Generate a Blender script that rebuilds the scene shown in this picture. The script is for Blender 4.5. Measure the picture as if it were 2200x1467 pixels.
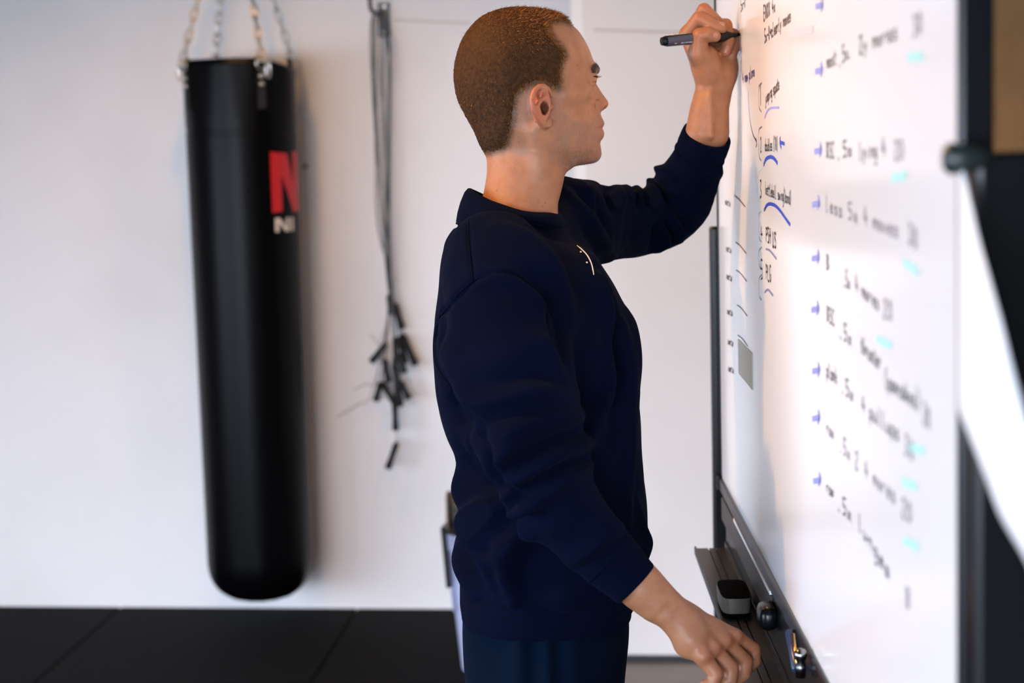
import bpy, bmesh, math, random
import numpy as np
from mathutils import Vector, Matrix
for o in list(bpy.data.objects): bpy.data.objects.remove(o)
random.seed(7); rng = np.random.default_rng(7)
scn = bpy.context.scene; COL = scn.collection

# ------------------------------------------------------------------ camera
FPX = 4080.0; TH = math.atan(425.5/FPX); ROLL = math.radians(1.4)
CAM = np.array([0, 0, 1.6])
FW = np.array([0, math.cos(TH), -math.sin(TH)]); _U = np.array([0, math.sin(TH), math.cos(TH)]); _R = np.array([1., 0, 0])
RT = _R*math.cos(ROLL) - _U*math.sin(ROLL); UP = _U*math.cos(ROLL) + _R*math.sin(ROLL)
def ray(x, y): return FW + (x-1100)/FPX*RT - (y-733.5)/FPX*UP
def W(x, y, D): return CAM + D*ray(x, y)                      # a place in the room, read off the photograph
def onplane(x, y, p, n):
    d = ray(x, y); return CAM + d*(np.dot(p-CAM, n)/np.dot(d, n))
def ground(x, y, z=0.): return onplane(x, y, np.array([0, 0, z]), np.array([0, 0, 1.]))
cd = bpy.data.cameras.new('camera'); cam = bpy.data.objects.new('camera', cd); COL.objects.link(cam)
cd.sensor_width = 36; cd.lens = FPX/2200*36; cd.clip_start = .05
m = Matrix.Identity(4)
for i, v in enumerate((RT, UP, -FW)):
    for k in range(3): m[k][i] = v[k]
m.translation = Vector(CAM); cam.matrix_world = m
cd.dof.use_dof = True; cd.dof.focus_distance = 2.82; cd.dof.aperture_fstop = 4.0
scn.camera = cam

# ------------------------------------------------------------------ light
w = bpy.data.worlds.new('world'); scn.world = w; w.use_nodes = True
w.node_tree.nodes['Background'].inputs[0].default_value = (.55, .68, 1, 1)
w.node_tree.nodes['Background'].inputs[1].default_value = .6
def area(name, loc, target, sx, sy, power, col):
    l = bpy.data.lights.new(name, 'AREA'); l.shape = 'RECTANGLE'; l.size = sx; l.size_y = sy; l.energy = power; l.color = col
    o = bpy.data.objects.new(name, l); COL.objects.link(o); o.location = loc
    d = Vector(target)-Vector(loc); o.rotation_euler = d.to_track_quat('-Z', 'Y').to_euler(); return o
def spot_point(name, loc, power, col, r):
    l = bpy.data.lights.new(name, 'POINT'); l.energy = power; l.color = col; l.shadow_soft_size = r
    o = bpy.data.objects.new(name, l); COL.objects.link(o); o.location = loc; return o
area('sky_outside_gate', (-6.8, .2, 2.3), (0, .8, 2.3), 10, 3.8, 1450, (.72, .83, 1))
area('sky_outside_front', (-2.4, -6.2, 2.2), (-1.6, 0, 2.1), 8, 3.6, 2550, (.74, .84, 1))
LAMPS = [(-.80, 5.15, 2.42), (-.72, 2.66, 2.34), (.30, 4.35, 2.42)]
for _l, _p in zip(LAMPS, (24, 88, 18)): spot_point('ceiling_bulb', (_l[0], _l[1], _l[2]+.075), _p, (1, .50, .15), .04)
scn.view_settings.view_transform = 'Standard'; scn.view_settings.look = 'None'
scn.view_settings.gamma = 1; scn.view_settings.use_curve_mapping = False; scn.view_settings.exposure = 0.0

# ------------------------------------------------------------------ helpers
def mat(name, col, rough=.5, metal=0, spec=.5, noise=None, bump=None, coat=0, sheen=0, sss=0, var=None):
    """noise=(scale, colour2, lo, hi) mixes a second colour in by a noise; bump=(scale, strength, distance)"""
    m = bpy.data.materials.new(name); m.use_nodes = True; nt = m.node_tree; b = nt.nodes['Principled BSDF']
    b.inputs['Base Color'].default_value = (*col, 1); b.inputs['Roughness'].default_value = rough
    b.inputs['Metallic'].default_value = metal; b.inputs['Specular IOR Level'].default_value = spec
    b.inputs['Coat Weight'].default_value = coat; b.inputs['Sheen Weight'].default_value = sheen
    if sss:
        b.inputs['Subsurface Weight'].default_value = sss; b.inputs['Subsurface Radius'].default_value = (1, .35, .18); b.inputs['Subsurface Scale'].default_value = .006
    tc = nt.nodes.new('ShaderNodeTexCoord')
    if noise:
        n = nt.nodes.new('ShaderNodeTexNoise'); n.inputs['Scale'].default_value = noise[0]; n.inputs['Detail'].default_value = 5
        nt.links.new(tc.outputs['Object'], n.inputs['Vector'])
        r = nt.nodes.new('ShaderNodeMapRange'); r.inputs['From Min'].default_value = noise[2]; r.inputs['From Max'].default_value = noise[3]
        nt.links.new(n.outputs['Fac'], r.inputs['Value'])
        x = nt.nodes.new('ShaderNodeMix'); x.data_type = 'RGBA'; x.inputs[6].default_value = (*col, 1); x.inputs[7].default_value = (*noise[1], 1)
        nt.links.new(r.outputs[0], x.inputs[0]); nt.links.new(x.outputs[2], b.inputs['Base Color'])
    if bump:
        n = nt.nodes.new('ShaderNodeTexNoise'); n.inputs['Scale'].default_value = bump[0]; n.inputs['Detail'].default_value = 4
        nt.links.new(tc.outputs['Object'], n.inputs['Vector'])
        bp = nt.nodes.new('ShaderNodeBump'); bp.inputs['Strength'].default_value = bump[1]; bp.inputs['Distance'].default_value = bump[2]
        nt.links.new(n.outputs['Fac'], bp.inputs['Height']); nt.links.new(bp.outputs[0], b.inputs['Normal'])
    return m
def mesh(name, V, F, mt, parent=None, smooth=False):
    me = bpy.data.meshes.new(name); V = np.asarray(V, float)
    me.from_pydata([tuple(v) for v in V], [], [tuple(int(i) for i in f) for f in F]); me.update()
    if mt: me.materials.append(mt)
    if smooth: me.polygons.foreach_set('use_smooth', [True]*len(me.polygons))
    o = bpy.data.objects.new(name, me); COL.objects.link(o)
    if parent: o.parent = parent
    return o
class MB:
    def __init__(s): s.V = []; s.F = []
    def add(s, V, F):
        k = len(s.V); s.V += [tuple(v) for v in V]; s.F += [tuple(i+k for i in f) for f in F]; return s
    def box(s, c, h, ax=None, bev=0):
        """centre, half sizes, axes rows; bevelled along every edge if bev"""
        c = np.array(c, float); A = np.eye(3) if ax is None else np.array(ax, float)
        if not bev:
            V = [c + A.T@np.array([a*h[0], b*h[1], d*h[2]]) for a in (-1, 1) for b in (-1, 1) for d in (-1, 1)]
            return s.add(V, [(0, 1, 3, 2), (4, 6, 7, 5), (0, 4, 5, 1), (2, 3, 7, 6), (0, 2, 6, 4), (1, 5, 7, 3)])
        bm = bmesh.new(); bmesh.ops.create_cube(bm, size=2)
        for v in bm.verts: v.co = Vector((v.co.x*h[0], v.co.y*h[1], v.co.z*h[2]))
        bmesh.ops.bevel(bm, geom=bm.edges[:], offset=bev, segments=2, affect='EDGES', profile=.5)
        bm.verts.index_update()
        V = [c + A.T@np.array(v.co) for v in bm.verts]; Fc = [[v.index for v in f.verts] for f in bm.faces]; bm.free()
        return s.add(V, Fc)
    def tube(s, P, r, n=8, cap=True, flat=None):
        P = [np.array(p, float) for p in P]; r = np.broadcast_to(np.array(r, float), (len(P),))
        k = len(s.V); t0 = P[1]-P[0]; t0 /= np.linalg.norm(t0)
        u = np.cross(t0, [0, 0, 1.]);
        if np.linalg.norm(u) < .1: u = np.cross(t0, [1., 0, 0])
        u /= np.linalg.norm(u)
        for i, p in enumerate(P):
            t = (P[min(i+1, len(P)-1)]-P[max(i-1, 0)]); t = t/(np.linalg.norm(t)+1e-12)
            u = u - t*np.dot(u, t); u /= np.linalg.norm(u); v = np.cross(t, u)
            for j in range(n):
                a = 2*math.pi*j/n; s.V.append(tuple(p + r[i]*(u*math.cos(a)+v*math.sin(a))))
        for i in range(len(P)-1):
            for j in range(n):
                a = k+i*n+j; b = k+i*n+(j+1) % n; s.F.append((a, b, b+n, a+n))
        if cap:
            s.F.append(tuple(k+j for j in reversed(range(n)))); s.F.append(tuple(k+(len(P)-1)*n+j for j in range(n)))
        return s
    def lathe(s, prof, c, n=32, cap=True):
        k = len(s.V); c = np.array(c, float)
        for (r, z) in prof:
            for j in range(n):
                a = 2*math.pi*j/n; s.V.append((c[0]+r*math.cos(a), c[1]+r*math.sin(a), c[2]+z))
        for i in range(len(prof)-1):
            for j in range(n):
                a = k+i*n+j; b = k+i*n+(j+1) % n; s.F.append((a, b, b+n, a+n))
        if cap:
            s.F.append(tuple(k+j for j in reversed(range(n)))); s.F.append(tuple(k+(len(prof)-1)*n+j for j in range(n)))
        return s
    def build(s, name, mt, parent=None, smooth=False, auto=None):
        o = mesh(name, s.V, s.F, mt, parent, smooth)
        if auto is not None:
            bm = bmesh.new(); bm.from_mesh(o.data); bmesh.ops.recalc_face_normals(bm, faces=bm.faces[:])
            for e in bm.edges: e.smooth = e.calc_face_angle(0) < math.radians(auto)
            for f in bm.faces: f.smooth = True
            bm.to_mesh(o.data); bm.free()
        return o
def tag(o, label=None, cat=None, group=None, kind=None):
    if label: o['label'] = label
    if cat: o['category'] = cat
    if group: o['group'] = group
    if kind: o['kind'] = kind
    return o
def empty(name, loc=(0, 0, 0)):
    o = bpy.data.objects.new(name, None); COL.objects.link(o); o.empty_display_size = .1; return o
def spline(P, n=8):
    """Catmull-Rom through the points"""
    P = np.array(P, float); Q = np.vstack([2*P[0]-P[1], P, 2*P[-1]-P[-2]]); out = []
    for i in range(1, len(Q)-2):
        for t in np.linspace(0, 1, n, endpoint=False):
            a, b, c, d = Q[i-1:i+3]
            out.append(.5*(2*b+(c-a)*t+(2*a-5*b+4*c-d)*t*t+(3*b-a-3*c+d)*t**3))
    out.append(P[-1]); return np.array(out)
def struct(o): o['kind'] = 'structure'; return o

# ------------------------------------------------------------------ the room
M_wall = mat('painted_wall', (.78, .76, .755), .75, spec=.3, noise=(1.6, (.70, .68, .67), .45, .75), bump=(35, .12, .004))
M_wall2 = mat('painted_partition', (.80, .77, .75), .6, spec=.3, noise=(2.2, (.76, .73, .71), .45, .7), bump=(30, .05, .003))
M_trim = mat('white_trim', (.86, .85, .84), .45)
M_black_trim = mat('black_base_trim', (.012, .013, .018), .5)
M_conc = mat('concrete_floor', (.27, .25, .23), .6, noise=(4, (.20, .19, .18), .4, .7), bump=(60, .1, .002))
M_mat = mat('rubber_mat', (.0030, .0030, .0036), .85, spec=.10, noise=(240, (.0065, .0065, .0078), .5, .75), bump=(500, .25, .001))
M_ceil = mat('ceiling_paint', (.22, .21, .20), .9)
M_dark = mat('dark_wall', (.16, .14, .12), .8, noise=(2, (.12, .1, .09), .4, .7))
M_wood = mat('brown_door_wood', (.42, .24, .09), .5, noise=(6, (.34, .19, .07), .4, .7))

g0, g1 = ground(0, 1302, .02), ground(980, 1308, .02)
wd = (g1-g0)[:2]; wd /= np.linalg.norm(wd); wn = np.array([-wd[1], wd[0]])     # along the back wall; out through it
WD = np.array([*wd, 0]); WN = np.array([*wn, 0]); Z3 = np.array([0, 0, 1.])
def wall_pt(px, py, off=0.): return onplane(px, py, np.array([g0[0], g0[1], 0])-WN*off, WN)
q0 = ground(1350, 1421); NEAR = q0.copy()                                     # the partition that stands nearer
def near_pt(px, py, off=0.): return onplane(px, py, NEAR-WN*off, WN)
jog = near_pt(1236, 375)
def wslab(a, b, z0, z1, base, t):      # slab along the wall direction from a to b (metres along WD from base), t thick behind
    c = base + WD*(a+b)/2 + WN*t/2; c[2] = (z0+z1)/2
    return c, (abs(b-a)/2, t/2, (z1-z0)/2)
AX = np.array([WD, WN, Z3])
H = 2.75
sj = np.dot(jog-NEAR, WD)
c, h = wslab(-2.6, 2.75, 0, H, np.array([g0[0], g0[1], 0]), .15)
struct(MB().box(c, h, AX).build('wall_back', M_wall))
c, h = wslab(sj, 2.4, 0.0, H, np.array([NEAR[0], NEAR[1], 0]), .45)
struct(MB().box(c, h, AX).build('wall_partition', M_wall2))
c, h = wslab(sj-.002, sj+.036, .0, H, np.array([NEAR[0], NEAR[1], 0])-WN*.0015, .03)
struct(MB().box(c, h, AX, .002).build('trim_1', M_trim))
c, h = wslab(sj+.036, 1.05, .0, .022, np.array([NEAR[0], NEAR[1], 0])-WN*.012, .012)
struct(MB().box(c, h, AX).build('baseboard_partition', M_black_trim))
struct(MB().box((0, 2.2, -.05), (4.2, 5.6, .05)).build('floor', M_conc))
floor = bpy.data.objects['floor']
struct(MB().box((0, 2.2, H+.05), (4.2, 5.6, .05)).build('ceiling', M_ceil))
struct(MB().box((2.75, 1.7, H/2), (.08, 5, H/2)).build('wall_right', M_dark))
fw_ = MB()
for (x0, x1, z0, z1) in ((-4.2, -3.5, 0, H), (-.2, 4.2, 0, H), (-3.5, -.2, 1.8, H)): fw_.box(((x0+x1)/2, -3.0, (z0+z1)/2), ((x1-x0)/2, .08, (z1-z0)/2))
struct(fw_.build('wall_front', M_dark))
# left wall with the wide opened gate
lw = MB(); X = -3.6
for (y0, y1, z0, z1) in ((-3, -2.6, 0, H), (4.4, 7.2, 0, H), (-2.6, 4.4, 1.8, H)): lw.box((X, (y0+y1)/2, (z0+z1)/2), (.08, (y1-y0)/2, (z1-z0)/2))
struct(lw.build('wall_left', M_wall))
gf = MB()
for y in (-2.6, 4.4): gf.box((X+.09, y, .92), (.02, .04, .92), None, .004)
gf.box((X+.09, .9, 1.83), (.02, 3.54, .04), None, .004)
struct(gf.build('trim_2', M_black_trim))
# brown door on the partition, seen past the board
c, h = wslab(.98, 1.95, .01, 2.3, np.array([NEAR[0], NEAR[1], 0])-WN*.035, .04)
dr = struct(MB().box(c, h, AX, .004).build('door_1', M_wood))
fr = MB()
for a, b, z0, z1 in ((.92, .98, 0, 2.36), (1.95, 2.01, 0, 2.36), (.98, 1.95, 2.3, 2.36)):
    c, h = wslab(a, b, z0, z1, np.array([NEAR[0], NEAR[1], 0])-WN*.05, .055); fr.box(c, h, AX, .003)
fr.build('door_frame', M_dark, dr)
hp = NEAR + WD*1.06 - WN*.075; hp[2] = 1.02
MB().tube([hp+WN*.04, hp, hp+WD*.11], .009).build('door_handle', M_black_trim, dr, True)

M_joint = mat('dusty_joint', (.56, .51, .47), .8)
for pf, x0, y0, x1, y1, nm in ((near_pt, 1275, 64, 1500, 71, 'wall_partition'), (wall_pt, 845, 43, 1010, 50, 'wall_back')):
    A_, B_ = pf(x0, y0), pf(x1, y1); dd = (B_-A_)/np.linalg.norm(B_-A_)
    MB().box((A_+B_)/2, (np.linalg.norm(B_-A_)/2, .0012, .0035), np.array([dd, WN, np.cross(dd, WN)])).build('panel_joint', M_joint, bpy.data.objects[nm])
# rubber mats, each tile its own piece
td = (ground(255, 1305, .02)-ground(80, 1460, .02))+(ground(765, 1310, .02)-ground(670, 1460, .02)); td[2] = 0; td /= np.linalg.norm(td)
te = np.array([td[1], -td[0], 0])
t0 = ground(765, 1310, .02); TW = .842; gap = .0035
me = None
for i in range(-4, 1):
    for j in range(0, 9):
        y1 = .10-j*1.0; y0 = y1-1.0
        a0, a1 = i*TW, (i+1)*TW
        if i == 0: a1 = .70
        ctr = t0 + te*((a0+a1)/2) + td*((y0+y1)/2); ctr[2] = .01
        if ctr[1] < -2.4 or ctr[0] < -3.4: continue
        o = MB().box((0, 0, 0), ((a1-a0)/2-gap, .5-gap, .01), np.array([te, td, Z3]), .002).build('mat_tile', M_mat, floor)
        o.location = Vector(ctr)
# small screw hole in the wall beside the bag
p = wall_pt(656, 357)
anc = tag(MB().tube([p+WN*.004, p-WN*.004], [.009, .0075], 12).build('wall_anchor', mat('brass_plug', (.10, .085, .05), .5)), 'small dark wall plug in the white wall right of the punching bag', 'wall plug')
# ------------------------------------------------------------------ punching bag
M_vinyl = mat('black_vinyl', (.001, .001, .0014), .34, spec=.10, bump=(260, .12, .0015))
M_strap = mat('black_webbing', (.008, .008, .009), .8)
M_chain = mat('zinc_chain', (.62, .58, .52), .28, metal=1)
M_red = mat('red_print', (.55, .006, .010), .45)
M_cream = mat('cream_print', (.70, .62, .52), .5)
bt, bb = W(508, 132, 6.12), W(549, 1305, 6.12)
BZ0, BZ1 = bb[2]-.005, bt[2]; BX0, BX1, BY = bb[0], bt[0]+.012, bt[1]-.03
bag = empty('punching_bag'); bag.location = (BX0, BY, BZ0)
tag(bag, 'tall black vinyl punching bag hanging on four chains by the white wall', 'punching bag')
STR = [math.radians(a) for a in (-146, -61, 32, 122)]      # strap angles, seen from above, -90 faces the camera
LZ = BZ1-BZ0
def bag_r(t):        # t 0..1 bottom to top
    r = .171 + .009*t
    if t < .075: r *= math.sqrt(max(0, 1-((.075-t)/.075)**2))**.62
    return r
def bag_axis(z): 
    t = z/LZ; return np.array([(BX1-BX0)*t, 0, z])
def rim_dip(a):
    g = math.degrees(a) % 360; return float(np.interp(g, [0, 60, 122, 180, 196, 214, 299, 322, 345, 360], [.034, .012, .004, .030, .022, .002, .002, .018, .032, .034]))
def bag_pt(a, z, off=0.):
    t = z/LZ; r = bag_r(t)+off
    fold = .0025*math.sin(9*a+3*z)*max(0, (t-.86)/.14) + .0018*math.sin(13*a+1)*max(0, (.12-t)/.12)
    return bag_axis(z)+np.array([(r+fold)*math.cos(a), (r+fold)*math.sin(a), 0])
V = []; F = []; NA = 96
zs = [0.0, .002, .006, .012, .02, .03, .045, .06, .08, .10, .125, .15]+list(np.linspace(.2, LZ-.28, 22))+list(np.linspace(LZ-.25, LZ, 14))
for z in zs:
    for j in range(NA):
        a = 2*math.pi*j/NA; zz = z
        if z > LZ-.26: zz = z - rim_dip(a)*((z-(LZ-.26))/.26)
        # a stitched band under the top
        dd = -.0016 if abs(z-(LZ-.2115)) < .012 else 0
        V.append(bag_pt(a, zz, dd))
for i in range(len(zs)-1):
    for j in range(NA): F.append((i*NA+j, i*NA+(j+1) % NA, (i+1)*NA+(j+1) % NA, (i+1)*NA+j))
F.append(tuple(reversed(range(NA))))
# rounded lip and sunken lid
k = (len(zs)-1)*NA
for step, (dr_, dz) in enumerate(((-.004, .004), (-.012, .003), (-.02, -.004), (-.03, -.02), (-.09, -.03), (-.165, -.032))):
    for j in range(NA):
        a = 2*math.pi*j/NA; V.append(bag_pt(a, LZ-(rim_dip(a) if step < 4 else .03), dr_)+np.array([0, 0, dz]))
    n0 = k+NA*(step); 
    for j in range(NA): F.append((n0+j, n0+(j+1) % NA, n0+NA+(j+1) % NA, n0+NA+j))
F.append(tuple(range(len(V)-NA, len(V))))
mesh('bag_body', V, F, M_vinyl, bag, True)
# belt-like print: a big red letter over cream letters, wrapped round the side away from us
def glyph(polys, a0, z0, wa, hz, nm, mt, off=.0012):
    for poly in polys:
        bm = bmesh.new(); vs = [bm.verts.new((x, y, 0)) for x, y in poly]; bm.faces.new(vs)
        bmesh.ops.triangulate(bm, faces=bm.faces[:])
        bmesh.ops.subdivide_edges(bm, edges=bm.edges[:], cuts=5, use_grid_fill=True)
        for v in bm.verts:
            q = bag_pt(a0+v.co.x*wa, z0+v.co.y*hz, off); v.co = Vector(q)
        bm.verts.index_update()
        mesh(nm, [v.co for v in bm.verts], [[v.index for v in f.verts] for f in bm.faces], mt, bag, True); bm.free()
zpx = lambda y: (W(600, y, 5.95)[2]-BZ0)
aL = math.radians(-90)+math.asin((588-516)/122)      # left edge of the print
# letter N with a slanted stroke, 1 wide 1 tall
Nst = [[(0, 0), (.34, 0), (.34, .62), (.40, .62), (.40, 1), (0, 1)], [(.34, .96), (.34, .72), (.74, .02), (1.0, .02), (.42, .98)], [(.86, 0), (1.15, 0), (1.15, 1), (.86, 1)]]
Nst = [[(0, .0), (.36, .02), (.36, .98), (0, 1.0)], [(.36, .98), (.36, .62), (.84, .0), (1.15, .0), (.62, .97)], [(.9, .0), (1.26, .0), (1.26, 1), (.9, 1)]]
z1, z0 = zpx(326), zpx(458)
glyph(Nst, aL, z0, .62, z1-z0, 'red_letter', M_red)
z1, z0 = zpx(470), zpx(500)
glyph([[(0, 0), (.17, 0), (.17, 1), (0, 1)], [(.0, 1), (.22, 1), (.72, 0), (.50, 0)], [(.55, 0), (.72, 0), (.72, 1), (.55, 1)], [(.84, 0), (1.0, 0), (1.0, 1), (.84, 1)]], aL+.05, z0, .46, z1-z0, 'cream_letter', M_cream)
# straps, rivets, rings and chains
apex = np.array([(BX1-BX0)*1.0, 0, LZ+.60])
lm = MB(); n = 14
P = [np.array([.0062*math.cos(t)+(0), 0, .0062*math.sin(t)]) for t in np.linspace(0, 2*math.pi, 9)]
lp = []
for t in np.linspace(0, 2*math.pi, 17)[:-1]:
    lp.append(np.array([.0095*math.cos(t), 0, .0095*math.sin(t)+(.0135 if math.sin(t) > 0 else -.0135)]))
lm.tube(lp+[lp[0]], .0036, 6, False)
link_mesh = None
for si, a in enumerate(STR):
    sd = np.array([math.cos(a), math.sin(a), 0]); tg = np.array([-math.sin(a), math.cos(a), 0])
    top = bag_pt(a, LZ, .002)
    st = MB(); Q = [bag_pt(a, LZ-.155, .0035), bag_pt(a, LZ-.08, .004), bag_pt(a, LZ-.02, .004), bag_pt(a, LZ+.006, -.002)]
    for i in range(len(Q)-1):
        mid = (Q[i]+Q[i+1])/2; d = Q[i+1]-Q[i]; L = np.linalg.norm(d); d /= L
        st.box(mid, (.013, .0018, L/2+.002), np.array([tg, np.cross(d, tg), d]))
    so = st.build('strap', M_strap, bag)
    for zz in (LZ-.055, LZ-.08):
        r = bag_pt(a, zz, .006); MB().tube([r-sd*.002, r+sd*.004, r+sd*.006], [.008, .008, .004], 10).build('rivet', M_chain, so, True)
    ring = [bag_pt(a, LZ-.02, .010)+tg*.017*math.cos(t)+np.array([0, 0, .020*math.sin(t)+.004]) for t in np.linspace(0, 2*math.pi, 15)]
    MB().tube(ring, .0036, 6, False).build('ring', M_chain, so, True)
    # snap hook
    h0 = bag_pt(a, LZ+.0, .014); u = apex-h0; u /= np.linalg.norm(u)
    if si < 2:
        hang = [h0+tg*(.030+.012*math.cos(t))*(1 if si else -1)*.6+np.array([0, 0, -.035+.027*math.sin(t)])+sd*.004 for t in np.linspace(0, 2*math.pi, 17)]
        MB().tube(hang, .0035, 6, False).build('snap_hook', M_chain, so, True)
    L = np.linalg.norm(apex-h0); nl = int(L/.0352)
    ch = None
    for k in range(nl+1):
        c0 = h0+u*(.012+k*.0352)
        if ch is None:
            ch = lm.build('chain', M_chain, bag, True); link_mesh = link_mesh or ch.data; o = ch
        else:
            o = bpy.data.objects.new('link', link_mesh); COL.objects.link(o); o.parent = ch
        q = Vector(u).to_track_quat('Z', 'Y').to_matrix().to_4x4() @ Matrix.Rotation(a+(k % 2)*math.pi/2+.4, 4, 'Z')
        q.translation = Vector(c0)
        if o is ch: chm = q; o.matrix_basis = q
        else: o.matrix_basis = chm.inverted() @ q
# swivel, hanger up to the ceiling
sw = MB().tube([apex+Z3*-.03, apex+Z3*.0, apex+Z3*.03, apex+Z3*.05], [.028, .03, .02, .012], 14)
sw.tube([apex+Z3*.05, np.array([apex[0], apex[1], H-BZ0-.012])], .008, 8)
sw.tube([np.array([apex[0], apex[1], H-BZ0-.014]), np.array([apex[0], apex[1], H-BZ0])], .05, 18)
sw.build('swivel_hanger', M_chain, bag, False, 40)

# ------------------------------------------------------------------ jump ropes on their hook
M_black = mat('black_plastic', (.004, .004, .0045), .45, spec=.25)
M_blackm = mat('black_metal', (.014, .015, .018), .35, metal=.0, spec=.6)
M_cord = mat('black_cord', (.03, .03, .032), .5)
M_cordg = mat('grey_cord', (.10, .095, .095), .5)
hk = empty('wall_hook'); tag(hk, 'black metal hook plate screwed high on the white wall, holding the jump ropes', 'hook')
pa, pb = wall_pt(813, 6, .0), wall_pt(839, 80, .0); pc = (pa+pb)/2; hw = abs(np.dot(pb-pa, WD))/2; hh = abs(pa[2]-pb[2])/2
MB().box(pc-WN*.008, (hw, .008, hh), AX, .002).build('plate', M_blackm, hk)
b0 = wall_pt(815, 30, .01); b1 = b0-WN*.09-WD*.012
MB().tube([b0, b0-WN*.07-WD*.006, b1-WN*.0+Z3*.012, b1-WN*.008+Z3*.05], .007, 8).build('prong', M_blackm, hk, True)
for py in (14, 70):
    q = wall_pt(826, py, .016); MB().tube([q, q-WN*.003], .005, 10).build('screw', M_chain, hk)
handles = [(836, 632, 840, 676), (847, 652, 864, 707), (864, 717, 893, 785), (860, 720, 870, 782), (830, 737, 797, 778), (826, 771, 835, 822), (818, 821, 807, 862),
           (820, 821, 847, 863), (847, 778, 860, 874), (860, 819, 879, 857), (848, 860, 850, 925), (853, 950, 833, 1007), (857, 760, 869, 802), (851, 724, 850, 780)]
hub = (838, 640)
desc = ['black jump rope with two handles crossing at the top of the bunch', 'black jump rope whose handle swings furthest right in the bunch',
        'black jump rope with a handle sticking out to the left of the bunch', 'black jump rope whose handle points down left below the bunch',
        'black jump rope with the longest pair of handles mid bunch', 'black jump rope whose handle hangs lowest, clear of the others', 'black jump rope with short handles tucked in the middle of the bunch']
pair = [(0, 1), (2, 3), (4, 5), (6, 7), (8, 9), (10, 11), (12, 13)]
tops = [(800, 30, 797, 90, 803, 210, 815, 400), (836, 82, 836, 150, 834, 260, 834, 420), (818, 82, 816, 150, 822, 260, 828, 420),
        (828, 84, 824, 150, 826, 260, 832, 420), (802, 36, 800, 100, 806, 230, 820, 420), (833, 84, 838, 160, 837, 300, 836, 430), (808, 40, 806, 140, 808, 300, 812, 480)]
for ri, (ia, ib) in enumerate(pair):
    rp = empty('jump_rope'); tag(rp, desc[ri], 'jump rope', 'jump ropes bunched on the wall hook')
    x = tops[ri]; of = .032+.013*ri
    crd = MB()
    for si, ih in enumerate((ia, ib)):
        hx0, hy0, hx1, hy1 = handles[ih]; sh = (si-.5)*5
        pts = [wall_pt(813+ri, 26, .07), wall_pt(x[0]+sh*.3, x[1]+6, .06), wall_pt(x[2]+sh*.6, x[3], of), wall_pt(x[4]+sh, x[5], of), wall_pt(x[6]+sh*.7, x[7], of),
               wall_pt(hub[0]-6+ri*1.5+sh*.3, 600, of), wall_pt((hub[0]+hx0)/2+1, max(620, (640+hy0)/2), of), wall_pt(hx0, hy0, of+.004)]
        crd.tube(spline(pts, 6), .0015, 5)
        d = np.array([hx1-hx0, hy1-hy0], float); p0 = wall_pt(hx0, hy0, of+.004); p1 = wall_pt(hx1, hy1, of+.004)
        dd = p1-p0
        ho = MB().tube([p0, p0+dd*.06, p0+dd*.1, p0+dd*.55, p0+dd*.92, p0+dd*.97, p1], [.007, .0085, .0115, .010, .0125, .0125, .008], 10).build('handle', M_black, rp, True)
    crd.build('cord', M_cordg if ri in (0, 4) else M_cord, rp, True)
    if ri in (2, 3, 4):     # a loose loop end
        ls = {2: ((816, 737), (804, 727), (792, 719)), 3: ((809, 816), (788, 824), (758, 838)), 4: ((799, 843), (770, 868), (724, 896))}[ri]
        MB().tube(spline([wall_pt(840, 660, of)]+[wall_pt(a, b, of) for a, b in ls], 5), .0013, 5).build('loose_end', M_cordg, rp, True)

# ------------------------------------------------------------------ litter bin behind the person
M_bin = mat('pale_blue_plastic', (.42, .44, .62), .45)
M_bag = mat('black_liner', (.01, .01, .011), .3, bump=(40, .6, .01))
M_card = mat('grey_cardboard', (.23, .20, .18), .8)
bc = W(1058, 1135, 5.72); bn = empty('waste_bin'); bn.location = (0, 0, 0)
tag(bn, 'pale blue plastic waste bin on the black mats behind the person', 'bin')
rt = .148; zt = bc[2]
MB().lathe([(.098, .02), (.103, .022), (rt-.006, zt-.02), (rt, zt-.02), (rt+.004, zt-.01), (rt+.003, zt), (rt-.006, zt), (rt-.010, zt-.02), (.095, .03)], (bc[0], bc[1], 0), 40).build('body', M_bin, bn, False, 35)
lin = MB(); k = 40
prof = [(rt+.006, zt-.035), (rt+.007, zt+.004), (rt-.004, zt+.012), (rt-.02, zt+.004), (rt-.04, zt-.10), (.02, zt-.13)]
lin.lathe(prof[1:], (bc[0], bc[1], 0), k)
lin.V = [(v[0]+.003*math.sin(i*2.3), v[1]+.003*math.cos(i*1.7), v[2]+.004*math.sin(i*1.3)) for i, v in enumerate(lin.V)]
lin.build('liner', M_bag, bn, True)
for a in (-2.75, -2.2, -1.4, -.8):
    r0 = np.array([math.cos(a), math.sin(a), 0]); c_ = np.array([bc[0], bc[1], 0])
    MB().tube([c_+r0*(rt+.002)+Z3*(zt-.05), c_+r0*(rt-.022)+Z3*(zt-.24)], .007, 8).build('rib', M_bin, bn, True)
cb = W(968, 1068, 5.74); c2 = W(968, 1135, 5.74)
bx = empty('open_carton'); tag(bx, 'small grey open carton with black inside, stuck in the waste bin', 'carton')
cw = .055; ccx = W(1000, 1100, 5.74)
for (dx, dy, hx_, hy_) in ((-cw, 0, .002, cw), (cw, 0, .002, cw), (0, cw, cw, .002)):
    MB().box((ccx[0]+dx, ccx[1]+dy, (cb[2]+c2[2])/2-.01), (hx_, hy_, (cb[2]-c2[2])/2+.02)).build('side', M_card, bx)
MB().box((ccx[0]+.012, ccx[1]-cw, (cb[2]+c2[2])/2-.015), (cw-.012, .002, (cb[2]-c2[2])/2), None).build('front_flap', M_bag, bx)
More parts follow.
